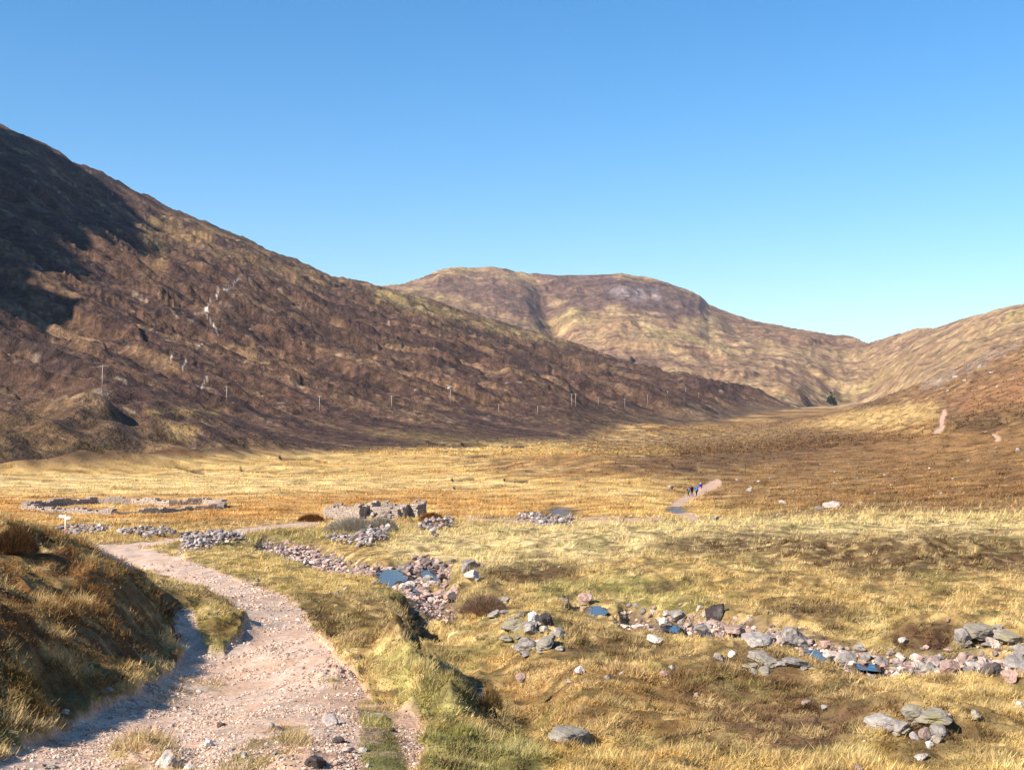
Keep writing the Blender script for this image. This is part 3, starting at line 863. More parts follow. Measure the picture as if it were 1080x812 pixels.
def rock_mat(name, ca, cb, lichen=C(176,172,150), amt=.5):
    """weathered stone: two tones picked per stone, speckle, pale lichen blotches"""
    mt, nt, bs = mat_base(name, .85)
    N, L = nt.nodes, nt.links
    oi = N.new('ShaderNodeObjectInfo'); geo = N.new('ShaderNodeNewGeometry')
    mx = N.new('ShaderNodeMix'); mx.data_type = 'RGBA'
    mx.inputs[6].default_value = (*ca, 1); mx.inputs[7].default_value = (*cb, 1)
    L.new(oi.outputs['Random'], mx.inputs[0])
    n1 = N.new('ShaderNodeTexNoise'); n1.inputs['Scale'].default_value = 7; n1.inputs['Detail'].default_value = 8; n1.inputs['Roughness'].default_value = .7
    n2 = N.new('ShaderNodeTexNoise'); n2.inputs['Scale'].default_value = 2.2; n2.inputs['Detail'].default_value = 6; n2.inputs['Roughness'].default_value = .6
    L.new(geo.outputs['Position'], n1.inputs['Vector']); L.new(geo.outputs['Position'], n2.inputs['Vector'])
    mr = N.new('ShaderNodeMapRange'); mr.inputs['From Min'].default_value = .3; mr.inputs['From Max'].default_value = .7; mr.inputs['To Min'].default_value = .6; mr.inputs['To Max'].default_value = 1.3
    L.new(n1.outputs['Fac'], mr.inputs['Value'])
    vs = N.new('ShaderNodeVectorMath'); vs.operation = 'SCALE'
    L.new(mx.outputs[2], vs.inputs[0]); L.new(mr.outputs[0], vs.inputs['Scale'])
    lr = N.new('ShaderNodeMapRange'); lr.inputs['From Min'].default_value = .52; lr.inputs['From Max'].default_value = .62; lr.inputs['To Max'].default_value = amt
    L.new(n2.outputs['Fac'], lr.inputs['Value'])
    m2 = N.new('ShaderNodeMix'); m2.data_type = 'RGBA'
    L.new(lr.outputs[0], m2.inputs[0]); L.new(vs.outputs[0], m2.inputs[6]); m2.inputs[7].default_value = (*lichen, 1)
    L.new(m2.outputs[2], bs.inputs['Base Color'])
    bp = N.new('ShaderNodeBump'); bp.inputs['Strength'].default_value = .8; bp.inputs['Distance'].default_value = .05
    L.new(n1.outputs['Fac'], bp.inputs['Height']); L.new(bp.outputs[0], bs.inputs['Normal'])
    return mt
R_PINK = rock_mat('pink_granite', C(174,142,126), C(142,122,114), C(186,168,156), .4)
R_GREY = rock_mat('grey_stone', C(150,141,135), C(120,112,108), C(182,176,160), .6)
R_PALE = rock_mat('pale_stone', C(188,174,162), C(162,148,140), C(214,208,196), .5)
R_WHITE = rock_mat('white_quartz', C(218,210,200), C(206,196,186), C(236,232,224), .5)
R_DARK = rock_mat('dark_stone', C(86,76,74), C(70,62,62), C(112,108,100), .4)
R_MOSS = rock_mat('lichen_rock', C(154,144,130), C(136,127,115), C(138,130,88), .7)
ROCKM = {'pink': R_PINK, 'grey': R_GREY, 'pale': R_PALE, 'white': R_WHITE, 'dark': R_DARK, 'moss': R_MOSS}

def rock_mesh(seed, sub=3, cuts=9, flat=.75):
    rnd = random.Random(seed)
    bm = bmesh.new(); bmesh.ops.create_icosphere(bm, subdivisions=sub, radius=1.0)
    planes = []
    for _ in range(cuts):
        n = Vector((rnd.gauss(0, 1), rnd.gauss(0, 1), rnd.gauss(0, .8))).normalized()
        planes.append((n, rnd.uniform(.42, .82)))
    off = rnd.uniform(0, 90)
    from mathutils import noise as mn
    for v in bm.verts:
        p = v.co.copy()
        for n, d in planes:
            q = p.dot(n) - d
            if q > 0: p -= n * q * .92
        p += p.normalized() * (.14 * mn.noise(p * 1.7 + Vector((off, 0, 0))) + .07 * mn.noise(p * 5 + Vector((off, 9, 0))) + .03 * mn.noise(p * 12 + Vector((off, 9, 4))))
        v.co = Vector((p.x, p.y * .9, p.z * flat))
    return bm_mesh(bm, 'rock', smooth=False)
ROCKS = {}
def rock_proto(k, mat):
    key = (k, mat)
    if key not in ROCKS:
        me = rock_mesh(k, 4, 12 + k % 5, [.72, .6, .85, .5, .7, .95, .62, .78][k % 8])
        me.materials.append(ROCKM[mat]); ROCKS[key] = me
    return ROCKS[key]
def place_rock(p, width, mat, label, group=None, cat='rock', name='rock', k=None, hh=1.0, sink=.3, rz=None, ry=1.0):
    k = random.randrange(8) if k is None else k
    o = obj(name, rock_proto(k, mat))
    s = width / 2 / .8
    o.scale = (s, s * ry, s * hh)
    o.rotation_euler = (random.uniform(-.2, .2), random.uniform(-.2, .2), random.uniform(0, 6.28) if rz is None else rz)
    o.location = Vector(p) + Vector((0, 0, s * hh * (.62 - sink * 1.4)))
    tag(o, label, cat, group)
    return o

# ------------------------------------------------------------------ boulders the photo shows one by one: spot of the foot, width in px
NAMED = [
 (601,782,50,'moss','long low grey boulder half sunk in straw grass at the bottom centre','boulder',.45,1),
 (692,680,19,'pale','pale pointed stone standing alone in grass right of the rocky knoll','stone',1.15,4),
 (550,718,12,'pink','small round pinkish stone in brown grass right of the dark gully','stone',1.0,2),
 (612,709,13,'pale','small pale stone in tawny grass below the rocky knoll','stone',.8,0),
 (499,611,20,'pale','bright whitish boulder at the foot of the heather mound above the dry gully','boulder',.8,0),
 (497,602,22,'grey','grey boulder leaning just above the bright whitish boulder','boulder',1.0,5),
 (544,664,30,'moss','broad grey boulder at the left end of the rocky knoll','boulder',.8,3),
 (562,656,15,'white','small white topped boulder on the crest of the rocky knoll','boulder',1.0,2),
 (575,660,16,'dark','dark upright boulder at the right end of the knoll crest','boulder',1.5,5),
 (560,668,20,'grey','grey block below the white topped boulder on the rocky knoll','boulder',.8,7),
 (556,684,30,'grey','cracked grey boulder at the lower front of the rocky knoll','boulder',.85,6),
 (576,682,30,'moss','mossy slab sloping right on the front of the rocky knoll','boulder',.55,1),
 (588,672,18,'grey','small grey boulder behind the mossy slab on the rocky knoll','boulder',.8,2),
 (534,676,18,'moss','low lichened stone left of the cracked grey boulder','stone',.6,3),
 (478,634,14,'dark','dark rounded boulder just left of the bare brown shrub','boulder',1.1,0),
 (528,637,20,'grey','grey boulder behind the right side of the bare brown shrub','boulder',.7,4),
 (522,650,18,'grey','grey stone below the right side of the bare brown shrub','stone',.7,6),
 (594,636,13,'pink','pinkish boulder at the left of the small pool in the grass','boulder',.9,5),
 (618,636,17,'pink','pink boulder at the head of the small pool in the grass','boulder',.9,2),
 (738,643,10,'pale','pale stone just above the stream left of the dark overhanging boulder','stone',.8,0),
 (755,652,22,'dark','dark overhanging boulder at the upper bend of the right stream','boulder',1.2,5),
 (752,660,18,'pink','pink slab under the dark overhanging boulder','boulder',.6,3),
 (837,681,32,'grey','large brownish boulder just left of the blue stream pool','boulder',.95,7),
 (775,670,34,'pink','wide flat pinkish slab left of the stream pool','boulder',.5,1),
 (800,679,40,'grey','broad grey slab at the near edge of the right stream','boulder',.4,3),
 (871,681,20,'pink','red pink boulder at the far side of the blue stream pool','boulder',.7,6),
 (876,694,18,'pale','pale block at the near right corner of the blue stream pool','boulder',.9,4),
 (892,698,24,'grey','rounded grey boulder right of the blue stream pool','boulder',.75,0),
 (772,692,9,'white','small bright white stone in heather below the right stream','stone',.9,2),
 (758,696,16,'moss','low greenish stone left of the small bright white stone','stone',.7,7),
 (806,700,34,'moss','lichened flat outcrop boulder right of the small bright white stone','boulder',.5,1),
 (838,703,36,'grey','grey outcrop slab at the right end of the lichened outcrop','boulder',.45,3),
 (793,706,24,'moss','front boulder of the lichened outcrop below the right stream','boulder',.5,6),
 (1014,678,22,'grey','grey boulder at the left end of the big outcrop by the right edge','boulder',.95,2),
 (1032,672,38,'moss','long pale lichened slab in the big outcrop by the right edge','boulder',.55,1),
 (1062,676,36,'moss','right hand slab of the big outcrop by the right edge','boulder',.5,3),
 (1040,682,14,'grey','small stone in front of the big outcrop by the right edge','stone',.6,4),
 (1076,694,22,'grey','round light grey boulder above the stream at the right edge','boulder',1.1,0),
 (953,678,11,'pale','small pale stone in front of the round heather mound','stone',.8,2),
 (1046,712,26,'dark','dark grey block in the stream near the right edge','boulder',.8,7),
 (1022,710,24,'grey','grey slab in the stream left of the dark grey block','boulder',.65,3),
 (1066,716,18,'pink','orange pink boulder in the stream at the right edge','boulder',.9,5),
 (1072,704,36,'grey','large flat purple grey slab in the stream at the right edge','boulder',.7,6),
 (999,710,24,'pink','pink boulder in the stream left of the grey slab','boulder',.8,2),
 (980,709,19,'grey','greenish grey rounded boulder in the middle of the lower stream','boulder',.9,0),
 (1074,745,10,'white','bright white stone in pale grass at the right edge','stone',.8,2),
 (928,766,34,'grey','long dark grey slab at the left of the mossy bottom outcrop','boulder',.5,1),
 (950,770,22,'grey','blue grey slab in the middle of the mossy bottom outcrop','boulder',.8,5),
 (962,756,26,'moss','lichened boulder at the top of the mossy bottom outcrop','boulder',.7,2),
 (985,762,46,'moss','wide mossy boulder forming the bottom outcrop','boulder',.5,3),
 (976,778,16,'pink','pinkish boulder at the front of the mossy bottom outcrop','boulder',1.1,0),
 (965,780,14,'grey','small grey boulder beside the pinkish one at the front of the outcrop','boulder',.9,4),
 (980,788,9,'white','small white stone under the front of the mossy bottom outcrop','stone',1.0,2),
 (970,800,18,'pale','pale flat stone below the mossy bottom outcrop','stone',.5,6),
 (1028,756,13,'grey','blue grey stone in grass right of the mossy bottom outcrop','stone',.8,7),
 (905,812,14,'pink','pinkish stone at the bottom edge in straw grass','stone',.6,1),
 (912,782,3,'white','tiny white stone in grass at the lower right','stone',.8,2),
 (349,764,26,'pale','flat pale oval stone lying on the dirt at the right of the path','stone',.5,1),
 (219,786,11,'white','bright white stone lying in the middle of the path','stone',.8,2),
 (176,806,24,'pale','beige squarish boulder at the near end of the path','boulder',.9,7),
 (188,809,14,'dark','dark stone touching the beige squarish boulder','stone',.8,5),
 (200,812,14,'white','white stone at the bottom edge right of the beige boulder','stone',.7,0),
 (286,768,10,'grey','grey round stone beside a grass island on the path','stone',.9,2),
 (294,770,10,'dark','dark stone right of the grey round stone on the path','stone',.8,4),
 (232,766,10,'dark','small dark brown stone standing on the path','stone',.9,5),
 (366,793,16,'pale','pale stone on the dirt near the bottom right of the path','stone',.6,3),
 (358,783,16,'dark','dark grey stone on the dirt below the flat pale oval stone','stone',.6,6),
 (383,792,10,'grey','small grey stone at the dirt edge beside the green grass','stone',.7,0),
 (396,758,26,'grey','flat grey rock in the dirt above the green grass','stone',.3,1),
 (414,771,8,'dark','small dark stone above the strip of green grass','stone',.7,2),
 (332,807,26,'dark','dark rock at the bottom edge between path and dirt','rock',.7,5),
 (115,729,8,'grey','grey stone in the hillock shadow on the path edge','stone',.8,2),
 (68,752,10,'pale','pale stone at the left edge of the path','stone',.7,0),
 (193,645,6,'pale','small pale stone below the hillock end by the side path','stone',.8,2),
 (877,536,20,'pale','large pale boulder lying on the brown right hillside','boulder',.6,1),
 (863,538,8,'grey','small grey boulder beside the large pale boulder on the hillside','boulder',.8,2),
 (754,549,9,'grey','dark grey stone heap at the end of the green strip near the walkers','boulder',.9,5),
 (790,519,8,'grey','grey and white boulder on the hillside right of the walkers','boulder',1.2,4),
 (825,531,8,'pale','pale boulder left of the large pale boulder on the hillside','boulder',.7,0),
 (707,516,7,'pink','pinkish boulder in grass left of the walkers','boulder',.8,2),
]
_sp = spots([(a[0], a[1]) for a in NAMED])
for (px, py, w, mt, lab, cat, hh, k), p in zip(NAMED, _sp):
    nm = {'boulder': 'boulder', 'stone': 'stone', 'rock': 'rock'}[cat]
    place_rock(p, w / FPX * p.y, mt, lab, None, cat, nm, k, hh, .22 if hh > .6 else .12)

MARKS = [(499,606,'the bright whitish boulder'),(561,656,'the knoll top white stone'),(755,652,'the dark overhanging boulder'),(837,681,'the large brownish boulder by the pool'),(864,687,'the blue stream pool'),
 (980,709,'the greenish rounded boulder'),(1046,712,'the dark grey block'),(1020,674,'the big outcrop at the right edge'),(970,765,'the mossy bottom outcrop'),(805,700,'the lichened flat outcrop'),(692,680,'the pale pointed stone'),
 (628,640,'the small grass pool'),(510,635,'the bare brown shrub'),(415,606,'the left blue pool'),(455,603,'the right blue pool'),(478,634,'the dark boulder by the shrub'),(219,786,'the white stone on the path'),(349,764,'the flat pale oval stone'),
 (176,800,'the beige squarish boulder'),(350,717,'the grass clump on the path'),(232,660,'the grassy knoll between the paths'),(601,780,'the long low grey boulder'),(550,718,'the small round pinkish stone'),(877,536,'the large pale hillside boulder'),
 (733,518,'the walkers'),(993,445,'the pale scar of the hill path'),(960,675,'the round heather mound'),(390,540,'the ruined cottage'),(120,537,'the stone enclosure'),(200,690,'the side path mouth'),(300,640,'the bend of the path'),(90,745,'the shaded path edge'),
 (1050,462,'the short dirt scar on the right hill'),(754,549,'the grey stone heap'),(286,768,'the grey round stone on the path'),(366,793,'the pale stone on the dirt'),(775,670,'the wide flat pinkish slab'),(928,766,'the long dark grey slab'),
 (700,655,'the left end of the right stream'),(915,697,'the middle of the right stream'),(500,690,'the dark gully'),(310,585,'the dry channel'),(1074,743,'the bright white stone at the right edge')]
MATWORD = {'pink': 'pink', 'grey': 'grey', 'pale': 'pale', 'white': 'white', 'dark': 'dark', 'moss': 'lichened'}
_used = {}
def own_label(a, b, w, mat, what, hh):
    """names a stone by its look and by the nearest landmark the photo shows"""
    ms = sorted(MARKS, key=lambda q: (q[0] - a) ** 2 + ((q[1] - b) * 1.8) ** 2)[:3]
    size = 'tiny' if w < 5 else 'small' if w < 8 else 'middling' if w < 13 else 'large'
    shape = 'flat ' if hh < .68 else 'upright ' if hh > .93 else ''
    for mx_, my_, nm in ms:
        dx, dy = a - mx_, b - my_
        side = ('right of' if dx > 0 else 'left of') if abs(dx) > 2.2 * abs(dy) else ('below' if dy > 0 else 'above') if abs(dy) * 1.2 > abs(dx) else ('below right of' if dx > 0 else 'below left of') if dy > 0 else ('above right of' if dx > 0 else 'above left of')
        lab = f'{size} {shape}{MATWORD[mat]} {what} {side} {nm}'
        if lab not in _used: break
    _used[lab] = 1
    return lab
def scatter(cands, label, group, cat, name, mats, hh=(.6, 1.0), sink=.25, what='stone'):
    P = spots([(a, b) for a, b, w in cands])
    for (a, b, w), p in zip(cands, P):
        mt = random.choice(mats); q = random.uniform(*hh)
        place_rock(p, w / FPX * p.y, mt, own_label(a, b, w, mt, what, q), group, cat, name, None, q, sink)
def around(poly, n, wr, seed):
    r_ = random.Random(seed); out = []; P = np.array(poly, float)
    while len(out) < n:
        a, b = r_.uniform(*P[:, 0][[P[:, 0].argmin(), P[:, 0].argmax()]]), r_.uniform(*P[:, 1][[P[:, 1].argmin(), P[:, 1].argmax()]])
        if poly_sd(np.array([a]), np.array([b]), poly)[0] > 0: out.append((a, b, r_.uniform(*wr)))
    return out
def along(line, n, spread, wr, seed):
    rnd = random.Random(seed); L = np.array(line, float); seg = np.hypot(*np.diff(L, axis=0).T); cum = np.concatenate([[0], np.cumsum(seg)]); out = []
    for _ in range(n):
        t = rnd.uniform(0, cum[-1]); px = np.interp(t, cum, L[:, 0]); py = np.interp(t, cum, L[:, 1])
        out.append((px + rnd.uniform(-6, 6), py + rnd.gauss(0, spread), wr[0] + (wr[1] - wr[0]) * rnd.random() ** 2))
    return sorted(out, key=lambda c: -c[2])
scatter([c for c in along(STREAM[1:], 92, 4.5, (6, 19), 3) if not (845 < c[0] < 884 and 680 < c[1] < 700)], 'pink or grey water worn stone in the bed of the stream on the right', 'stones in the bed of the right stream', 'stone', 'stream_stone', ['pink', 'pink', 'grey', 'grey', 'pale'])
scatter([c for c in along([(395,606),(420,602),(450,600),(470,604)], 60, 6.0, (4, 12), 4) if all(poly_sd(np.array([c[0]]), np.array([c[1] - 1]), POOLS[k_])[0] < 0 for k_ in (0, 1))], 'rounded pinkish stone around the two blue pools of the middle stream', 'stones around the middle stream pools', 'stone', 'stream_stone', ['pink', 'pink', 'grey'])
scatter([(a_, b_, w_) for a_, b_, w_ in around([(120,800),(150,760),(250,700),(350,690),(400,760),(400,812)], 30, (5, 11), 61)], '', 'larger stones bedded in the near path', 'stone', 'path_stone', ['pale', 'pink', 'grey'], hh=(.4, .75), sink=.45)
scatter(along([(430,622),(455,625),(478,630)], 20, 4.0, (8, 16), 5), 'pink and grey boulder in the dry bed below the middle pools', 'boulders in the dry bed below the pools', 'boulder', 'boulder', ['pink', 'pink', 'pale'])
scatter(along([(345,592),(320,584),(290,577),(275,573)], 24, 3.0, (4, 8), 6), 'pinkish grey stone in the dry stream channel beside the path', 'stones in the dry channel beside the path', 'stone', 'stream_stone', ['pink', 'grey', 'pink'])
HS = [(853,523,5),(880,510,5),(908,531,6),(777,507,5),(837,519,4),(1022,486,6),(1073,476,8),(923,521,4),(993,521,7),(1012,519,6),(933,501,4),(980,494,4),(1050,473,5),(800,508,6),(812,505,4),
      (865,490,5),(895,489,4),(940,512,4),(960,530,5),(1030,530,4),(1048,540,5),(820,543,4),(905,505,4),(970,470,3),(880,498,3),(756,525,4),(770,519,5),(1005,505,4),(1060,505,4)]
scatter([(a_, b_, w_ * .75) for a_, b_, w_ in HS], 'small pale stone scattered on the brown grassy hillside at the right', 'pale stones on the right hillside', 'stone', 'stone', ['pale', 'grey', 'grey'], sink=.3)
scatter([(1034,387,8),(1008,398,7),(990,406,8),(1046,393,6),(1018,402,6),(1060,376,5),(1070,398,5),(1000,412,5),(1026,412,4),(1052,408,4)], '', 'rock slabs high on the right hill', 'rock', 'rock_slab', ['grey', 'pale', 'grey'], hh=(.5, .7), sink=.5, what='rock high on the right hill')
for pl, n_, wr_, sd_, g_ in (([(528,668),(560,652),(585,656),(604,676),(590,692),(545,692)], 13, (6, 17), 51, 'rocks of the grassy knoll'), ([(1004,668),(1050,662),(1080,668),(1080,688),(1010,684)], 11, (8, 20), 52, 'rocks of the right edge outcrop'),
                         ([(920,765),(960,748),(1000,752),(1016,768),(985,784),(950,780)], 12, (7, 22), 53, 'rocks of the bottom outcrop'), ([(776,698),(820,692),(856,700),(850,710),(790,710)], 10, (7, 20), 54, 'rocks of the flat outcrop'),
                         ([(520,636),(545,634),(550,652),(520,656)], 6, (6, 14), 55, 'rocks beside the bare shrub'), ([(488,596),(508,596),(512,612),(490,612)], 4, (7, 13), 56, 'rocks beside the whitish boulder')):
    scatter(around(pl, n_, wr_, sd_), '', g_, 'rock', 'rock', ['moss', 'moss', 'grey', 'pale'], hh=(.4, .8), sink=.3, what='rock')
MS = [(818,594,5),(1005,596,5),(948,605,4),(590,598,4),(862,602,4),(786,637,5),(1000,655,6),(430,675,6),(360,592,5),(281,600,6),(271,613,6),(355,627,8),(365,622,7),(303,592,5),(708,705,10),(700,713,12),(655,712,9),(735,735,8),(850,742,10),(870,748,9),(520,640,10),(640,716,12),(600,720,9),(668,705,9),(650,700,8)]
scatter(MS, 'small weathered stone lying singly in the rough grass of the moor', 'single stones in the rough grass', 'stone', 'stone', ['pale', 'grey', 'pink'], sink=.2)
PS = []
_r = random.Random(12)
while len(PS) < 44:
    a, b = _r.uniform(20, 400), _r.uniform(640, 812)
    if poly_sd(np.array([a]), np.array([b]), PATH)[0] > 3: PS.append((a, b, 4 + 6 * _r.random() ** 2))
scatter(PS[:36], 'loose fist sized stone on the pale gravel of the near path', 'loose stones on the near path', 'stone', 'path_stone', ['pale', 'pink', 'grey', 'pale'], sink=.25)

# ------------------------------------------------------------------ small stones nobody could count
def stones_merged(name, X_, Y_, size, cols, mat, lift=.2, seed=1):
    g = np.random.default_rng(seed)
    bm = bmesh.new(); bmesh.ops.create_icosphere(bm, subdivisions=1, radius=1.0)
    bv = np.array([v.co[:] for v in bm.verts]); bf = np.array([[v.index for v in f.verts] for f in bm.faces]); bm.free()
    n = len(X_); Z_ = gz(X_, Y_)
    d = bv[None] * g.uniform(.6, 1.15, (n, len(bv), 1))
    s = size[:, None] * np.stack([g.uniform(.7, 1.3, n), g.uniform(.7, 1.2, n), g.uniform(.45, .9, n)], -1)
    d = d * s[:, None, :]
    a = g.uniform(0, 6.28, n); ca, sa = np.cos(a)[:, None], np.sin(a)[:, None]
    dx = d[..., 0] * ca - d[..., 1] * sa; dy = d[..., 0] * sa + d[..., 1] * ca
    V_ = np.stack([dx + X_[:, None] * S, dy + Y_[:, None] * S, d[..., 2] + Z_[:, None] * S + size[:, None] * lift], -1).reshape(-1, 3)
    F_ = (bf[None] + (np.arange(n) * len(bv))[:, None, None]).reshape(-1, 3)
    o = mesh_np(name, V_, F_, mat, np.repeat(cols, len(bv), 0), smooth=False, nper=3)
    return o
M_STONES = ground_mat('small_stones', 14.0, 2.0, .01, .8, 1.2, .3)
def stone_cols(n, seed, base):
    g = np.random.default_rng(seed); base = np.array(base)
    return np.clip(base[g.integers(0, len(base), n)] * g.uniform(.7, 1.3, (n, 1)), .02, .85)
def sample_mask(n, key, r0, r1, thr, seed, a0=-30, a1=1110):
    g = np.random.default_rng(seed); xs, ys = [], []
    got = 0
    while got < n:
        az = g.uniform(float(px_az(a0)), float(px_az(a1)), 60000); inv = g.uniform(1 / r1, 1 / r0, 60000); r = 1 / inv
        x, y = r * np.sin(az), r * np.cos(az)
        z, m = ground(x, y)
        if key == 'path': v = cover(x, y, z, m)[2] * (.25 + .75 * sstep(-.15, .2, fbm(x, y, 1.6, 3, 127))) * (1 - .7 * sstep(.05, .3, fbm(x, y / 3.5, .8, 3, 125)))
        else: v = m[key] * (1 - m['wet'])
        k = g.random(60000) < (v - thr) / (1 - thr)
        xs.append(x[k]); ys.append(y[k]); got += int(k.sum())
    return np.concatenate(xs)[:n], np.concatenate(ys)[:n]
x_, y_ = sample_mask(26000, 'path', 15, 75, .15, 21)
g_ = np.random.default_rng(5)
sz = (.013 + .045 * g_.random(len(x_)) ** 4) * np.clip(np.hypot(x_, y_) / 30, .75, 2)
tag(stones_merged('path_gravel', x_, y_, sz, stone_cols(len(x_), 3, [C(196,170,150), C(186,158,138), C(172,148,132), C(206,184,166), C(182,146,122), C(142,124,112)]), M_STONES), 'loose pinkish gravel spread over the rutted path', 'gravel', kind='stuff')
x_, y_ = sample_mask(5200, 'bed', 25, 110, .25, 22, 260, 1110)
sz = .05 + .13 * g_.random(len(x_)) ** 2
tag(stones_merged('stream_gravel', x_, y_, sz, stone_cols(len(x_), 4, [C(178,146,134), C(152,132,126), C(130,118,114), C(196,172,158)]), M_STONES), 'cobbles and gravel filling the beds of the streams', 'cobbles', kind='stuff')

def heap(name, poly, n, smin, smax, cols, label, seed, rise=.35):
    g = np.random.default_rng(seed); P = np.array(poly, float); out = []
    while len(out) < n:
        a = g.uniform(P[:, 0].min(), P[:, 0].max(), 400); b = g.uniform(P[:, 1].min(), P[:, 1].max(), 400)
        out += [(u, v) for u, v, d in zip(a, b, poly_sd(a, b, poly)) if d > 0]
    out = out[:n]
    W = unproj(out)
    s = g.uniform(smin, smax, n)
    o = stones_merged(name, W[:, 0], W[:, 1], s, stone_cols(n, seed, cols), M_STONES, 1.0, seed)
    me = o.data; co = np.zeros(len(me.vertices) * 3, np.float32); me.vertices.foreach_get('co', co); co = co.reshape(n, -1, 3)
    co[:, :, 2] += (g.random(n) ** 1.5 * rise)[:, None]
    me.vertices.foreach_set('co', co.ravel()); me.update()
    tag(o, label, 'rubble', kind='stuff')
GREYS = [C(160,150,146), C(132,122,120), C(176,164,156), C(112,102,100), C(150,128,120)]
heap('rubble', [(190,572),(200,566),(236,564),(256,567),(258,573),(226,577),(196,580)], 420, .10, .30, GREYS, 'bank of grey rubble right of the far end of the path', 31)
heap('rubble', [(186,588),(192,577),(215,573),(232,576),(212,582)], 110, .08, .2, GREYS, 'thin spill of stones on grass beside the path bend', 32, .05)
heap('rubble', [(376,580),(374,570),(384,566),(406,565),(412,570),(400,577),(385,582)], 260, .12, .34, GREYS, 'heap of grey stones beside the grey leafless shrub', 33, .7)
heap('rubble', [(345,576),(350,570),(372,568),(372,576)], 90, .10, .28, GREYS, 'low line of grey stones left of the stone heap', 34, .3)
heap('rubble', [(440,560),(450,554),(478,554),(476,559),(455,564)], 150, .12, .32, GREYS + [C(80,72,70)], 'dark stones along the bank right of the grey leafless shrub', 35, .5)
heap('rubble', [(560,556),(566,549),(592,548),(606,552),(600,557),(580,558)], 170, .12, .36, GREYS, 'pile of stones on the near bank of the blue river bend', 36, .4)
heap('rubble', [(545,550),(550,544),(572,543),(572,548)], 80, .12, .3, GREYS, 'stones on the bank left of the blue river bend', 37, .3)
heap('rubble', [(58,561),(64,556),(92,556),(120,561),(112,565),(74,565)], 130, .12, .32, GREYS, 'scattered stones on the ground around the signpost', 38, .2)
heap('rubble', [(124,566),(140,563),(160,562),(186,562),(184,567),(150,569)], 170, .12, .32, GREYS, 'row of low stones in grass right of the signpost', 39, .25)
heap('rubble', [(280,577),(310,574),(345,583),(350,594),(310,590)], 420, .08, .26, [C(188,158,146), C(160,136,128), C(130,112,106), C(202,182,170)], 'pinkish stones covering the floor of the dry channel', 40, .15)
heap('rubble', [(428,594),(442,588),(456,590),(480,596),(466,599),(430,598)], 150, .1, .26, [C(170,142,132), C(140,122,116), C(110,98,94)], 'brown stones heaped on the far bank of the two blue pools', 41, .05)

heap('rubble', [(372,596),(384,592),(404,598),(392,603),(394,612),(382,606)], 110, .1, .24, [C(170,142,132), C(140,122,116)], 'pinkish stones along the left end of the two blue pools', 42, .05)
x_, y_ = sample_mask(2600, 'bed', 58, 112, .2, 24, 260, 1110)
tag(stones_merged('stream_gravel', x_, y_, .09 + .2 * g_.random(len(x_)) ** 2, stone_cols(len(x_), 6, [C(178,146,134), C(152,132,126), C(120,108,104), C(196,172,158)]), M_STONES), 'cobbles filling the far reach of the middle stream', 'cobbles', kind='stuff')
# ------------------------------------------------------------------ water
def water_mat():
    mt, nt, bs = mat_base('stream_water', .06)
    bs.inputs['Base Color'].default_value = (.012, .022, .035, 1); bs.inputs['Specular IOR Level'].default_value = .5; bs.inputs['IOR'].default_value = 1.45
    N, L = nt.nodes, nt.links
    g = N.new('ShaderNodeNewGeometry'); no = N.new('ShaderNodeTexNoise'); no.inputs['Scale'].default_value = 3.5; no.inputs['Detail'].default_value = 4
    L.new(g.outputs['Position'], no.inputs['Vector'])
    bp = N.new('ShaderNodeBump'); bp.inputs['Strength'].default_value = .35; bp.inputs['Distance'].default_value = .05
    L.new(no.outputs['Fac'], bp.inputs['Height']); L.new(bp.outputs[0], bs.inputs['Normal'])
    return mt
M_WATER = water_mat()
for P, lev in _pool_world:
    c = P.mean(0); Q = c + (P - c) * 1.2
    bm = bmesh.new()
    bm.faces.new([bm.verts.new((q[0] * S, q[1] * S, lev * S)) for q in Q])
    bmesh.ops.recalc_face_normals(bm, faces=bm.faces)
    me = bm_mesh(bm, 'water')
    o = obj('water', me, M_WATER)
    if me.polygons[0].normal.z < 0: me.flip_normals()
    struct(o)
# ------------------------------------------------------------------ dry stone walls and the ruin
R_WALL = rock_mat('wall_stone', C(172,154,140), C(154,138,128), C(190,180,160), .5)
def wall_bm(bm, p0, p1, h0, h1, thick, rnd, course=.22, rough=.35, base=-.25):
    """courses of fitted stones between two world points; the top is broken"""
    p0, p1 = Vector(p0), Vector(p1)
    L_ = math.hypot(p1.x - p0.x, p1.y - p0.y); dx = Vector((p1.x - p0.x, p1.y - p0.y, 0)).normalized()
    rot = Matrix.Rotation(math.atan2(dx.y, dx.x), 3, 'Z'); nrm = Vector((-dx.y, dx.x, 0))
    z = base
    hmax = max(h0, h1) + rough
    while z < hmax:
        t = -rnd.uniform(0, .15)
        while t < L_:
            w = rnd.uniform(.22, .5); tc = (t + w / 2) / L_
            h = h0 + (h1 - h0) * tc + rough * (rnd.random() - .5) * 1.3 + rough * .7 * math.sin(t * 1.1 + p0.x)
            if z < h and tc < 1.02:
                for sd in (-1, 1):
                    c = p0.lerp(p1, min(max(tc, 0), 1)) + nrm * (sd * thick * .25) + Vector((0, 0, z + course / 2))
                    add_box(bm, c, (w * rnd.uniform(.86, 1.0), thick * .52 * rnd.uniform(.85, 1.12), course * rnd.uniform(.82, 1.05)), rot @ Matrix.Rotation(rnd.uniform(-.1, .1), 3, 'Y'), .03)
            t += w
        z += course
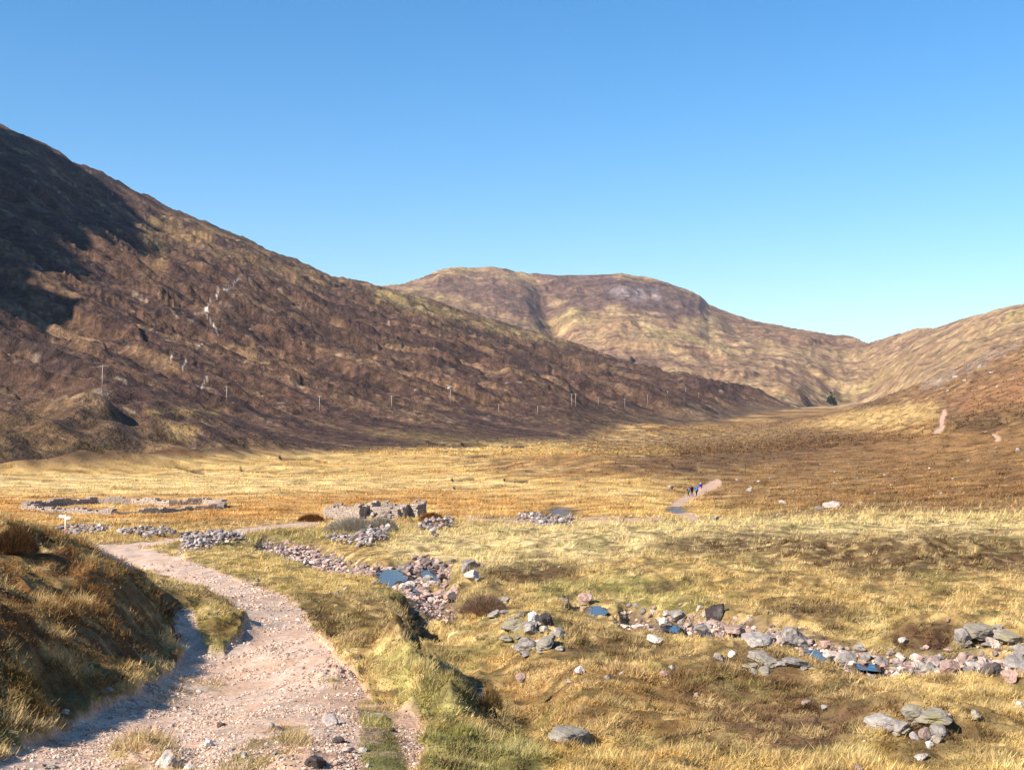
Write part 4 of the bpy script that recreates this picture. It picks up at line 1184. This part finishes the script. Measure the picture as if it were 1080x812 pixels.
def tumble(bm, c, rad, n, rnd, hgt):
    for _ in range(n):
        a = rnd.uniform(0, 6.28); r = rad * rnd.random() ** .6
        s = rnd.uniform(.15, .38)
        add_box(bm, Vector(c) + Vector((r * math.cos(a), r * math.sin(a), hgt * max(0, 1 - r / rad) * rnd.uniform(.1, 1))), (s * 1.3, s, s * .8), Matrix.Rotation(rnd.uniform(0, 3), 3, 'Z') @ Matrix.Rotation(rnd.uniform(-.6, .6), 3, 'X'), .04)
def wall_part(name, fn, parent, seed, mat=None):
    bm = bmesh.new(); fn(bm, random.Random(seed))
    return obj(name, bm_mesh(bm, name), mat or R_WALL, parent)
# ruined cottage: a long narrow shell turned a little from the camera, roofless
a, b, c_ = spots([(344,545), (386,547), (441,544)])
root = empty('ruined_cottage', b)
tag(root, 'roofless ruined stone cottage with broken grey walls on the valley floor', 'ruin')
k = b.y / FPX
def rel(px, back=0.0, z=0.0):     # metres from the root: across the view and away from it
    x = (px - 386) * k; return Vector((x, back, z))
def seg(p, q, h0, h1, th, rough=.22): return lambda bm, r: wall_bm(bm, p, q, h0, h1, th, r, .2, rough)
wall_part('front_wall', seg(rel(340, 2.6), rel(381, -.2), .95, 1.5, .7, .15), root, 1)
wall_part('end_wall', seg(rel(381.5, .1), rel(388, 3.0), 1.5, 1.15, .75), root, 2)
wall_part('front_wall', seg(rel(391, 1.0), rel(421, -.4), 1.25, 1.2, .7), root, 3)
wall_part('end_wall', seg(rel(421.5, -.1), rel(427, 2.2), 1.45, 1.3, .8), root, 4)
wall_part('front_wall', seg(rel(424, 2.8), rel(440, 1.6), 1.4, 1.5, .7), root, 5)
wall_part('end_wall', seg(rel(440.5, 1.9), rel(444, 4.0), 1.5, 1.5, .7, .1), root, 6)
wall_part('back_wall', seg(rel(346, 6.0), rel(444, 4.4), .8, 1.4, .7, .5), root, 7)
wall_part('gable_stump', lambda bm, r: (wall_bm(bm, rel(388, 1.8), rel(397, 2.6), 1.8, 1.3, .8, r, .22, .5), tumble(bm, rel(394, .6), 1.1, 45, r, 1.1)), root, 8)
wall_part('fallen_stones', lambda bm, r: (tumble(bm, rel(408, -.6, 0), 1.3, 60, r, 1.2), tumble(bm, rel(414, -.9, 0), .9, 40, r, .8)), root, 9)
# sheepfold: a ring of low wall left of it
RING = [(26,537),(60,533),(100,531),(140,531),(180,533),(215,532),(236,534),(232,537),(200,538),(170,541),(120,543),(80,541),(50,539),(26,537)]
P = spots(RING)
root = empty('stone_enclosure', P[0])
tag(root, 'long ring of tumbled drystone wall in golden grass at the left', 'stone wall')
for i in range(len(P) - 1):
    p, q = P[i] - P[0], P[i + 1] - P[0]
    far = i < 6
    wall_part('far_wall' if far else 'near_wall', seg(p, q, (.72 if far else .42) , (.72 if far else .42), .8, .22), root, 20 + i)

# ------------------------------------------------------------------ poles of the power line along the slope
M_WOOD = simple_mat('weathered_pole_wood', C(160,146,134), .85, .15, 3)
M_PORC = simple_mat('porcelain', C(120,84,66), .3, .1, 8)
M_METAL = simple_mat('galvanised_metal', C(170,172,176), .45, .1, 5)
def pole_meshes():
    bm = bmesh.new(); add_tube(bm, [(0, 0, -.6), (0, 0, 4), (0, 0, 9.0)], [.2, .17, .13], 10); pole = bm_mesh(bm, 'pole', True)
    bm = bmesh.new(); add_box(bm, Vector((0, 0, 8.6)), (2.4, .16, .18)); add_box(bm, Vector((.4, .14, 8.25)), (.9, .05, .07), Matrix.Rotation(.7, 3, 'Y')); add_box(bm, Vector((-.4, .14, 8.25)), (.9, .05, .07), Matrix.Rotation(-.7, 3, 'Y')); arm = bm_mesh(bm, 'crossarm')
    bm = bmesh.new(); add_tube(bm, [(0, 0, 0), (0, 0, .06), (0, 0, .12), (0, 0, .18), (0, 0, .26)], [.03, .09, .05, .09, .04], 8); ins = bm_mesh(bm, 'insulator', True)
    pole.materials.append(M_WOOD); arm.materials.append(M_WOOD); ins.materials.append(M_PORC)
    return pole, arm, ins
POLE, ARM, INS = pole_meshes()
POLES = [(108,412,27,'tallest looking wooden power pole, leftmost on the brown slope','s'),(239,424,17,'wooden power pole on the slope directly below the white trail scars','s'),(337,435,18,'wooden power pole in front of a dark hollow on the left slope','s'),
 (413,431,14,'slim power pole low on the slope just left of the pole with the boxed crossarm','s'),(475,425,18,'wooden power pole topped by a box and wide crossarm on the slope','t'),(526,436,10,'short faint power pole low on the slope right of the boxed crossarm pole','s'),
 (567,438,10,'slim power pole just left of the twin legged power pole','s'),(605,429,14,'twin legged power pole with one shared crossarm on the slope','h'),(631,429,10,'power pole first to the right of the twin legged pole','s'),
 (659,431,11,'power pole second to the right of the twin legged pole','s'),(683,427,11,'power pole third to the right of the twin legged pole','s'),(704,421,9,'power pole fourth to the right of the twin legged pole','s'),
 (723,417,9,'small distant power pole on dark heather, second from the right end of the line','s'),(737,422,8,'rightmost and most distant power pole of the line','s')]
for (px, py, hp, lab, kd_), p in zip(POLES, spots([(a[0], a[1]) for a in POLES])):
    r = empty('power_pole', p, random.uniform(-.25, .25)); tag(r, lab, 'power pole', 'power poles along the slope')
    sc_ = hp / FPX * p.y / 9.0
    r.scale = (max(sc_, .8), max(sc_, .8), sc_)
    if kd_ == 'h':
        for dx in (-1.3, 1.3): obj('pole', POLE, None, r, (dx, 0, 0))
        a_ = obj('crossarm', ARM, None, r); a_.scale = (1.9, 1, 1)
    else:
        obj('pole', POLE, None, r); obj('crossarm', ARM, None, r)
    for dx in (-1.1, 0, 1.1): obj('insulator', INS, None, r, (dx, 0, 8.7 if dx else 9.0))
    if kd_ == 't':
        bm = bmesh.new(); add_box(bm, Vector((-.9, -.1, 8.0)), (1.3, .8, 1.0)); obj('transformer', bm_mesh(bm, 'transformer'), M_METAL, r)
        bm = bmesh.new(); add_box(bm, Vector((-.9, 0, 9.2)), (3.0, .2, .25), Matrix.Rotation(.25, 3, 'Y')); obj('upper_arm', bm_mesh(bm, 'upper_arm'), M_WOOD, r)

# ------------------------------------------------------------------ signpost
M_WHITEP = simple_mat('white_painted_board', C(206,200,200), .6, .06, 4)
M_POST = simple_mat('pale_post', C(226,214,190), .8, .12, 5)
p = gp((70 - 540) / FPX * 100, 100.0); k = p.y / FPX
root = empty('signpost', p, -.1); tag(root, 'tall pale footpath signpost with white boards behind the hillock', 'signpost')
H_ = 28 * k
bm = bmesh.new(); add_tube(bm, [(0, 0, -.4), (0, 0, H_ * .55), (0, 0, H_)], [.085, .08, .075], 8); obj('post', bm_mesh(bm, 'post', True), M_POST, root)
for sx, zz, w, ang in ((-1, H_ * .93, .62, .05), (1, H_ * .87, .5, -.12)):
    bm = bmesh.new()
    pts = [(0, -.14), (w * .82, -.14), (w, 0), (w * .82, .14), (0, .14)]
    f = bm.faces.new([bm.verts.new((sx * (x + .03), -.075, z)) for x, z in pts]); 
    e = bmesh.ops.extrude_face_region(bm, geom=[f]); bmesh.ops.translate(bm, vec=(0, .035, 0), verts=[v for v in e['geom'] if isinstance(v, bmesh.types.BMVert)])
    bmesh.ops.recalc_face_normals(bm, faces=bm.faces)
    o = obj('sign_board', bm_mesh(bm, 'sign_board'), M_WHITEP, root, (0, 0, zz)); o.rotation_euler = (0, ang, 0)
bm = bmesh.new(); add_tube(bm, [(0, -.09, H_ * .42), (0, -.07, H_ * .42)], [.13, .13], 14); obj('waymark_disc', bm_mesh(bm, 'waymark_disc'), simple_mat('pink_disc', C(196,120,128), .5, .05), root)
bm = bmesh.new(); add_box(bm, Vector((0, 0, .25)), (.2, .2, .8), None, .02); obj('base_block', bm_mesh(bm, 'base_block'), simple_mat('pale_base', C(190,170,168), .9, .12), root)

# ------------------------------------------------------------------ walkers on the far path
def skin_part(name, joints, bones, mat, parent, sub=2):
    me = bpy.data.meshes.new(name)
    me.from_pydata([j[0] for j in joints], bones, [])
    me.materials.append(mat)
    o = bpy.data.objects.new(name, me); COL.objects.link(o); o.parent = parent
    md = o.modifiers.new('skin', 'SKIN'); md.use_smooth_shade = True
    for v, j in zip(me.skin_vertices[0].data, joints):
        rr = j[1] if isinstance(j[1], tuple) else (j[1], j[1]); v.radius = rr; v.use_root = False
    me.skin_vertices[0].data[0].use_root = True
    s = o.modifiers.new('subd', 'SUBSURF'); s.levels = sub; s.render_levels = sub
    return o
M_SKIN = simple_mat('skin', C(214,164,136), .6, .06, 10)
def clothm(name, c): return simple_mat(name, c, .85, .12, 12)
def person(p, rz, hgt, jacket, trouser, pack, hat, label, shorts=False, stride=.28, lean=.06):
    root = empty('person', p, rz); root.scale = (hgt / 1.75,) * 3
    tag(root, label, 'person', 'walkers on the far path')
    L_ = lean
    hip = (0, 0, .93)
    J = [(hip, (.15, .11)), ((0, L_ * .5, 1.12), (.13, .10)), ((0, L_, 1.33), (.16, .11)), ((0, L_ + .01, 1.46), (.09, .08)), ((0, L_ + .02, 1.52), .052), ((0, L_ + .05, 1.60), (.072, .08)), ((0, L_ + .06, 1.69), (.078, .092)), ((0, L_ + .05, 1.75), (.05, .06))]
    B = [(i, i + 1) for i in range(7)]
    J += [((0, L_ + .145, 1.635), .014)]; B.append((6, len(J) - 1))       # nose
    arms = {}
    for s in (-1, 1):
        n = len(J); sw = s * .18
        J += [((s * .17, L_, 1.41), .06), ((s * .23, L_ - sw * .5, 1.15), .043), ((s * .22, L_ + .12 - sw, .93), .032), ((s * .215, L_ + .17 - sw, .85), .035), ((s * .21, L_ + .2 - sw, .77), .018)]
        B += [(2, n), (n, n + 1), (n + 1, n + 2), (n + 2, n + 3), (n + 3, n + 4)]
        for q, (fx, fy) in enumerate(((-.03, .02), (-.01, .035), (.012, .035))):
            J.append(((s * .21 + fx, L_ + .2 - sw + fy, .79), .009)); B.append((n + 3, len(J) - 1))
        J.append(((s * .19 , L_ + .225 - sw, .845), .010)); B.append((n + 3, len(J) - 1))
    legs = []
    for s in (-1, 1):
        n = len(J); f = s * stride
        L1 = [((s * .09, f * .15, .88), .09), ((s * .10, f * .55 + .03, .50), .062), ((s * .10, f - .02, .11), .043), ((s * .10, f - .04, .05), .045), ((s * .105, f + .13, .035), (.04, .03))]
        J += L1; B += [(0, n), (n, n + 1), (n + 1, n + 2), (n + 2, n + 3), (n + 3, n + 4)]; legs.append(L1)
    skin_part('body', J, B, M_SKIN, root)
    JJ = [((0, 0, .86), (.17, .13)), ((0, L_ * .5, 1.1), (.155, .125)), ((0, L_, 1.33), (.185, .135)), ((0, L_ + .01, 1.47), (.085, .075))]; BB = [(0, 1), (1, 2), (2, 3)]
    for s in (-1, 1):
        n = len(JJ); sw = s * .18
        JJ += [((s * .17, L_, 1.41), .08), ((s * .235, L_ - sw * .5, 1.15), .06), ((s * .222, L_ + .115 - sw, .95), .05)]
        BB += [(2, n), (n, n + 1), (n + 1, n + 2)]
    skin_part('jacket', JJ, BB, jacket, root)
    JT = [((0, 0, .93), (.165, .125))]; BT = []
    for L1 in legs:
        n = len(JT); k_ = 2 if shorts else 3
        q = [(L1[0][0], .108), (L1[1][0], .08), (L1[2][0], .062)][:k_]
        JT += q; BT += [(0, n)] + [(n + i, n + i + 1) for i in range(len(q) - 1)]
    skin_part('shorts' if shorts else 'trousers', JT, BT, trouser, root)
    for L1 in legs:
        a_, b_, c2 = L1[2][0], L1[3][0], L1[4][0]
        skin_part('boot', [((a_[0], a_[1], .13), .055), (b_, (.056, .05)), ((c2[0], c2[1] + .01, .045), (.05, .035))], [(0, 1), (1, 2)], clothm('boot_leather', C(58,44,36)), root, 1)
    if pack:
        bm = bmesh.new(); add_box(bm, Vector((0, L_ - .24, 1.24)), (.34, .24, .56)); bmesh.ops.bevel(bm, geom=bm.edges[:], offset=.07, segments=3, affect='EDGES')
        add_box(bm, Vector((0, L_ - .23, 1.55)), (.28, .2, .1)); pk = obj('backpack', bm_mesh(bm, 'backpack', True), pack, root)
        for s in (-1, 1):
            bm = bmesh.new(); add_tube(bm, [(s * .1, L_ - .12, 1.5), (s * .12, L_ + .07, 1.49), (s * .13, L_ + .15, 1.32), (s * .13, L_ - .1, 1.05)], [.022] * 4, 6); obj('strap', bm_mesh(bm, 'strap', True), pack, pk)
    bm = bmesh.new(); bmesh.ops.create_uvsphere(bm, u_segments=14, v_segments=9, radius=.112, matrix=Matrix.Translation((0, L_ + .045, 1.70)) @ Matrix.Diagonal((.88, 1.0, .85, 1)))
    bmesh.ops.delete(bm, geom=[v for v in bm.verts if v.co.z < 1.665], context='VERTS')
    obj('hat' if hat[1] else 'hair', bm_mesh(bm, 'headwear', True), hat[0], root)
    return root
W_ = spots([(726.2,523.5), (729.8,523.6), (734.6,523.8), (739.0,519.6)])
hk = W_[1].y / FPX
person(W_[0], .7, 10.2 * hk, clothm('dark_brown_jacket', C(62,50,48)), clothm('dark_trousers', C(44,36,34)), clothm('grey_blue_pack', C(104,120,156)), (simple_mat('brown_hair', C(70,50,38), .7), False), 'walker in dark clothes with a grey blue backpack, at the left of the group')
person(W_[1], -.4, 11.2 * hk, clothm('black_teal_jacket', C(26,62,66)), clothm('black_trousers', C(22,24,28)), clothm('black_pack', C(20,22,28)), (simple_mat('dark_hat', C(120,60,50), .8), True), 'walker in dark teal jacket and black trousers, second from the left')
person(W_[2], .25, 11.6 * hk, clothm('blue_jacket', C(26,86,176)), clothm('navy_trousers', C(32,36,54)), clothm('blue_pack', C(40,120,190)), (simple_mat('blue_hat', C(30,70,150), .8), True), 'walker in a bright blue jacket with dark trousers, third from the left')
person(W_[3], .5, 10.8 * hk, clothm('royal_jacket', C(36,64,150)), clothm('pink_shorts', C(206,150,136)), clothm('navy_pack', C(30,56,140)), (simple_mat('white_cap', C(226,228,236), .8), True), 'walker in a white cap and royal blue top, rightmost and farthest of the group', shorts=True)
# ------------------------------------------------------------------ trees and shrubs
M_BLADE = bpy.data.materials.new('grass_blades'); M_BLADE.use_nodes = True
_n, _l = M_BLADE.node_tree.nodes, M_BLADE.node_tree.links; _n.clear()
_a = _n.new('ShaderNodeAttribute'); _a.attribute_name = 'cover'
_d = _n.new('ShaderNodeBsdfDiffuse'); _t = _n.new('ShaderNodeBsdfTranslucent'); _m = _n.new('ShaderNodeMixShader'); _m.inputs[0].default_value = .38; _o = _n.new('ShaderNodeOutputMaterial')
_l.new(_a.outputs['Color'], _d.inputs[0]); _l.new(_a.outputs['Color'], _t.inputs[0]); _l.new(_d.outputs[0], _m.inputs[1]); _l.new(_t.outputs[0], _m.inputs[2]); _l.new(_m.outputs[0], _o.inputs[0])
def leafy(name, pts, size, mat, cols=None, parent=None, seed=0, up=.3):
    """many small faces at given points: needles, twigs or leaves"""
    g = np.random.default_rng(seed); n = len(pts)
    d = g.normal(size=(n, 3)); d /= np.linalg.norm(d, axis=1)[:, None]; d[:, 2] += up
    e = np.cross(d, g.normal(size=(n, 3))); e /= np.linalg.norm(e, axis=1)[:, None]
    s = size[:, None]
    V_ = np.stack([pts - e * s * .3, pts + e * s * .3, pts + d * s], 1).reshape(-1, 3)
    return mesh_np(name, V_, np.arange(3 * n).reshape(-1, 3), mat, cols, smooth=False, parent=parent, nper=3)
def leaf_mat(name, col, tr=.25, var=.4, scale=1.5):
    mt = simple_mat(name, col, .8, var, scale)
    return mt
M_NEEDLE = leaf_mat('pine_needles', C(44,58,40), scale=.4)
M_BARK = simple_mat('bark', C(84,66,54), .9, .2, 2)
p = spots([(877, 427)])[0]; kk = p.y / FPX
for dx, hp, w, lab in ((0, 14.0, 6.5, 'taller dark green conifer standing alone at the head of the valley'), (3.6, 9.0, 6.0, 'shorter dark conifer right beside the taller one at the valley head'), (-2.6, 6.5, 4.6, 'lowest dark conifer just left of the taller one at the valley head')):
    q = gp(p.x / S + dx * kk / S, p.y / S + 3)
    root = empty('pine_tree', q); tag(root, lab, 'tree', 'conifers at the valley head')
    H_, Wd = hp * kk, w * kk
    bm = bmesh.new(); add_tube(bm, [(0, 0, -.5), (.1, 0, H_ * .5), (0, 0, H_ * .97)], [H_ * .03, H_ * .02, .03], 8); 
    rnd = random.Random(int(hp * 10))
    for _ in range(26):
        z = H_ * rnd.uniform(.15, .9); a_ = rnd.uniform(0, 6.28); l = Wd * .5 * (1 - z / H_) ** .7 * rnd.uniform(.6, 1)
        add_tube(bm, [(0, 0, z), (l * math.cos(a_), l * math.sin(a_), z + l * .15)], [.06, .02], 5)
    obj('trunk', bm_mesh(bm, 'trunk', True), M_BARK, root)
    g = np.random.default_rng(int(hp * 7)); n = 5200
    nb = 46; bz = g.uniform(.12, .97, nb); ba = g.uniform(0, 6.28, nb); br = Wd * .42 * (1 - bz) ** .75 * g.uniform(.45, 1.1, nb)
    c3 = np.stack([br * np.cos(ba), br * np.sin(ba), bz * H_], -1); ix = g.integers(0, nb, n)
    pts = c3[ix] + g.normal(size=(n, 3)) * (Wd * .13 * (1.15 - bz[ix]))[:, None] * [1, 1, .6]
    leafy('crown', pts, g.uniform(.5, 1.2, n), M_NEEDLE, None, root, 3)

def shrub(px, py, wpx, hpx, col, label, nst, seed, name='shrub', lean=0):
    p = spots([(px, py)])[0]; k = p.y / FPX; W2, H_ = wpx * k / 2, hpx * k
    root = empty(name, p); tag(root, label, 'shrub')
    g = np.random.default_rng(seed); rnd = random.Random(seed)
    tris = []; tips = []
    bm = bmesh.new()
    for _ in range(nst // 10):
        a_ = rnd.uniform(0, 6.28); l = rnd.uniform(.3, 1)
        e = Vector((W2 * l * math.cos(a_) * .9, W2 * .8 * l * math.sin(a_), H_ * rnd.uniform(.6, 1) * (1.05 - .5 * l)))
        b0 = Vector((e.x * .3, e.y * .3, -.05)); mid = b0.lerp(e, .5) + Vector((0, 0, H_ * .12))
        add_tube(bm, [b0, mid, e], [.022, .014, .006], 4)
    obj('stem', bm_mesh(bm, 'stem'), simple_mat('shrub_stem', col * .7, .9), root)
    n = nst * 9
    l = g.random(n) ** .6; a_ = g.uniform(0, 6.28, n)
    z = H_ * g.uniform(.12, 1, n) ** .7 * np.sqrt(np.clip(1.02 - l ** 2.2, 0.02, 1)) * (1 + .25 * perlin(np.cos(a_) * 2 + seed, np.sin(a_) * 2 + l * 2, seed))
    pts = np.stack([W2 * l * np.cos(a_), W2 * .8 * l * np.sin(a_), z], -1)
    d = pts + np.array([0, 0, H_ * .3]); d /= np.linalg.norm(d, axis=1)[:, None]; d += g.normal(size=(n, 3)) * .35
    e = np.cross(d, [0, .9, .3]); e /= np.linalg.norm(e, axis=1)[:, None]
    kp = g.random(n) < .45 + .55 * sstep(-.2, .2, perlin(pts[:, 0] / (W2 * .35) + seed, pts[:, 1] / (W2 * .35), seed)); pts, d, e = pts[kp], d[kp], e[kp]; n = len(pts)
    ln = (g.uniform(.12, .3, n) * max(H_, .5))[:, None]; w = (g.uniform(.005, .011, n) * max(1, p.y / 45))[:, None]
    V_ = np.stack([pts - e * w, pts + e * w, pts + d * ln], 1).reshape(-1, 3)
    tc_ = col * g.uniform(.45, 1.5, (n, 1)) * (1 + .35 * perlin(pts[:, 0] * 3, pts[:, 1] * 3 + pts[:, 2] * 3, seed))[:, None]
    mesh_np('twigs', V_, np.arange(3 * n).reshape(-1, 3), M_BLADE, np.repeat(np.clip(tc_, .01, .8), 3, 0), False, root, 3)
shrub(510, 648, 48, 18, C(152,124,102), 'bare reddish brown twiggy shrub right of the dry boulder bed', 700, 1, 'bare_shrub')
shrub(372, 562, 58, 14, C(172,160,140), 'wide grey leafless shrub in front of the ruined cottage', 900, 2, 'bare_shrub')
shrub(402, 561, 34, 13, C(164,152,132), 'small grey leafless shrub right of the wide one below the ruin', 500, 3, 'bare_shrub')
shrub(328, 550, 26, 7, C(120,78,44), 'rust brown bush at the roadside left of the ruined cottage', 450, 4, 'rusty_shrub')
shrub(455, 550, 26, 8, C(134,86,42), 'low rust brown bush right of the ruined cottage', 350, 5, 'rusty_shrub')
shrub(14, 584, 46, 24, C(100,74,50), 'dark heather clump on top of the near hillock at the left edge', 800, 6, 'heather_bush')
shrub(516, 750, 26, 22, C(150,122,78), 'thin pale dry stems rising at the end of the dark gully', 130, 9, 'dry_stems')
# ------------------------------------------------------------------ grass and heather tufts: one mass that follows the cover of the ground
def tufts(name, n, r0, r1, nb, seed, label, hs, a0=-130, a1=1210, wf=1.0):
    g = np.random.default_rng(seed)
    az = g.uniform(float(px_az(a0)), float(px_az(a1)), n); r = 1 / g.uniform(1 / r1, 1 / r0, n)
    x, y = r * np.sin(az), r * np.cos(az)
    from concurrent.futures import ThreadPoolExecutor
    def work(ii):
        z, m = ground(x[ii], y[ii]); c, t, b = cover(x[ii], y[ii], z, m); return z, c, t
    with ThreadPoolExecutor(4) as ex: res = list(ex.map(work, np.array_split(np.arange(n), 24)))
    z = np.concatenate([q[0] for q in res]); c = np.concatenate([q[1] for q in res]); t = np.concatenate([q[2] for q in res])
    clump = np.where(r < 130, sstep(-.1, .32, fbm(x, y, 1.25, 2, 305)), sstep(-.35, .15, fbm(x, y, 3.0, 2, 301)))
    keep = g.random(n) < t * (.6 + .4 * clump)
    x, y, z, c, r = x[keep] * S, y[keep] * S, z[keep] * S, c[keep], r[keep]; clump = clump[keep]
    n = len(x)
    lum = c @ [.3, .6, .1]; dark = sstep(.13, .06, lum)
    green = sstep(0.9, 1.05, c[:, 1] / c[:, 0])
    rs = np.clip(r / 22.0, .8, 6) ** .5
    h = hs * np.where(r < 130, .45 + 1.35 * clump, 1.0) * (.45 + 1.1 * g.random(n) ** 1.5) * (.75 + .6 * sstep(-.3, .4, fbm(x / S, y / S, 2.4, 2, 303))) * (1 - .25 * dark) * (1 - .55 * green) * rs ** .6
    tx = x[:, None] + g.normal(size=(n, nb)) * (.085 * rs)[:, None]; ty = y[:, None] + g.normal(size=(n, nb)) * (.085 * rs)[:, None]
    a_ = g.uniform(0, 6.28, (n, nb)); ln = g.uniform(.05, 1.15, (n, nb)) * (1 + .5 * dark[:, None])
    wx, wy = .22, -.10
    hh = h[:, None] * g.uniform(.6, 1.15, (n, nb))
    w = (.0055 + .00030 * r * wf)[:, None] * g.uniform(.7, 1.4, (n, nb)) * (1 + .6 * dark[:, None])
    b = np.stack([tx, ty, np.broadcast_to(z[:, None], tx.shape) - .02], -1)
    dd = np.stack([np.cos(a_) * ln + wx, np.sin(a_) * ln + wy, np.ones_like(a_)], -1); dd /= np.linalg.norm(dd, axis=-1)[..., None]
    pa = g.uniform(0, 6.28, (n, nb)); e = np.stack([np.cos(pa), np.sin(pa), np.zeros_like(pa)], -1)
    V_ = np.stack([b - e * w[..., None], b + e * w[..., None], b + dd * hh[..., None] + np.stack([dd[..., 0], dd[..., 1], -.4 * ln], -1) * (hh * .35)[..., None]], 2).reshape(-1, 3)
    cc = c[:, None, :] * g.uniform(.72, 1.38, (n, nb, 1)) * (1 + g.uniform(-.06, .06, (n, nb, 3))) * (1.05 + .12 * (1 - dark[:, None, None]))
    cc = np.repeat(np.clip(cc, .01, .85).reshape(-1, 3), 3, 0)
    o = mesh_np(name, V_, np.arange(n * nb * 3).reshape(-1, 3), M_BLADE, cc, False, None, 3)
    tag(o, label, 'grass', kind='stuff')
tufts('near_grass', 45000, 13, 42, 9, 404, 'taller straw tufts on the nearest ground', .11)
tufts('moor_grass', 120000, 13, 100, 10, 401, 'rough straw and brown grass and heather covering the near ground', .125)
tufts('mound_grass', 50000, 48, 115, 6, 405, 'bright dry grass on the low mounds beyond the stream', .13)
tufts('valley_grass', 60000, 95, 330, 5, 402, 'dry golden grass and rushes on the valley floor', .20, wf=1.3)
tufts('hill_grass', 45000, 310, 760, 4, 403, 'brown grass and heather on the far slopes', .32, wf=1.6)

# ------------------------------------------------------------------ the air
bm = bmesh.new(); bmesh.ops.create_cube(bm, size=1.0, matrix=Matrix.Translation((0, 0, 310)) @ Matrix.Diagonal((28000, 28000, 720, 1)))
haze = obj('haze', bm_mesh(bm, 'haze')); tag(haze, kind='stuff')
M_HAZE = bpy.data.materials.new('haze_air'); M_HAZE.use_nodes = True
_n, _l = M_HAZE.node_tree.nodes, M_HAZE.node_tree.links; _n.clear()
_v = _n.new('ShaderNodeVolumePrincipled'); _v.inputs['Color'].default_value = (.62, .76, 1.0, 1); _v.inputs['Density'].default_value = .00003; _v.inputs['Anisotropy'].default_value = .1
_o = _n.new('ShaderNodeOutputMaterial'); _l.new(_v.outputs[0], _o.inputs['Volume']); haze.data.materials.append(M_HAZE)
haze.display_type = 'WIRE'
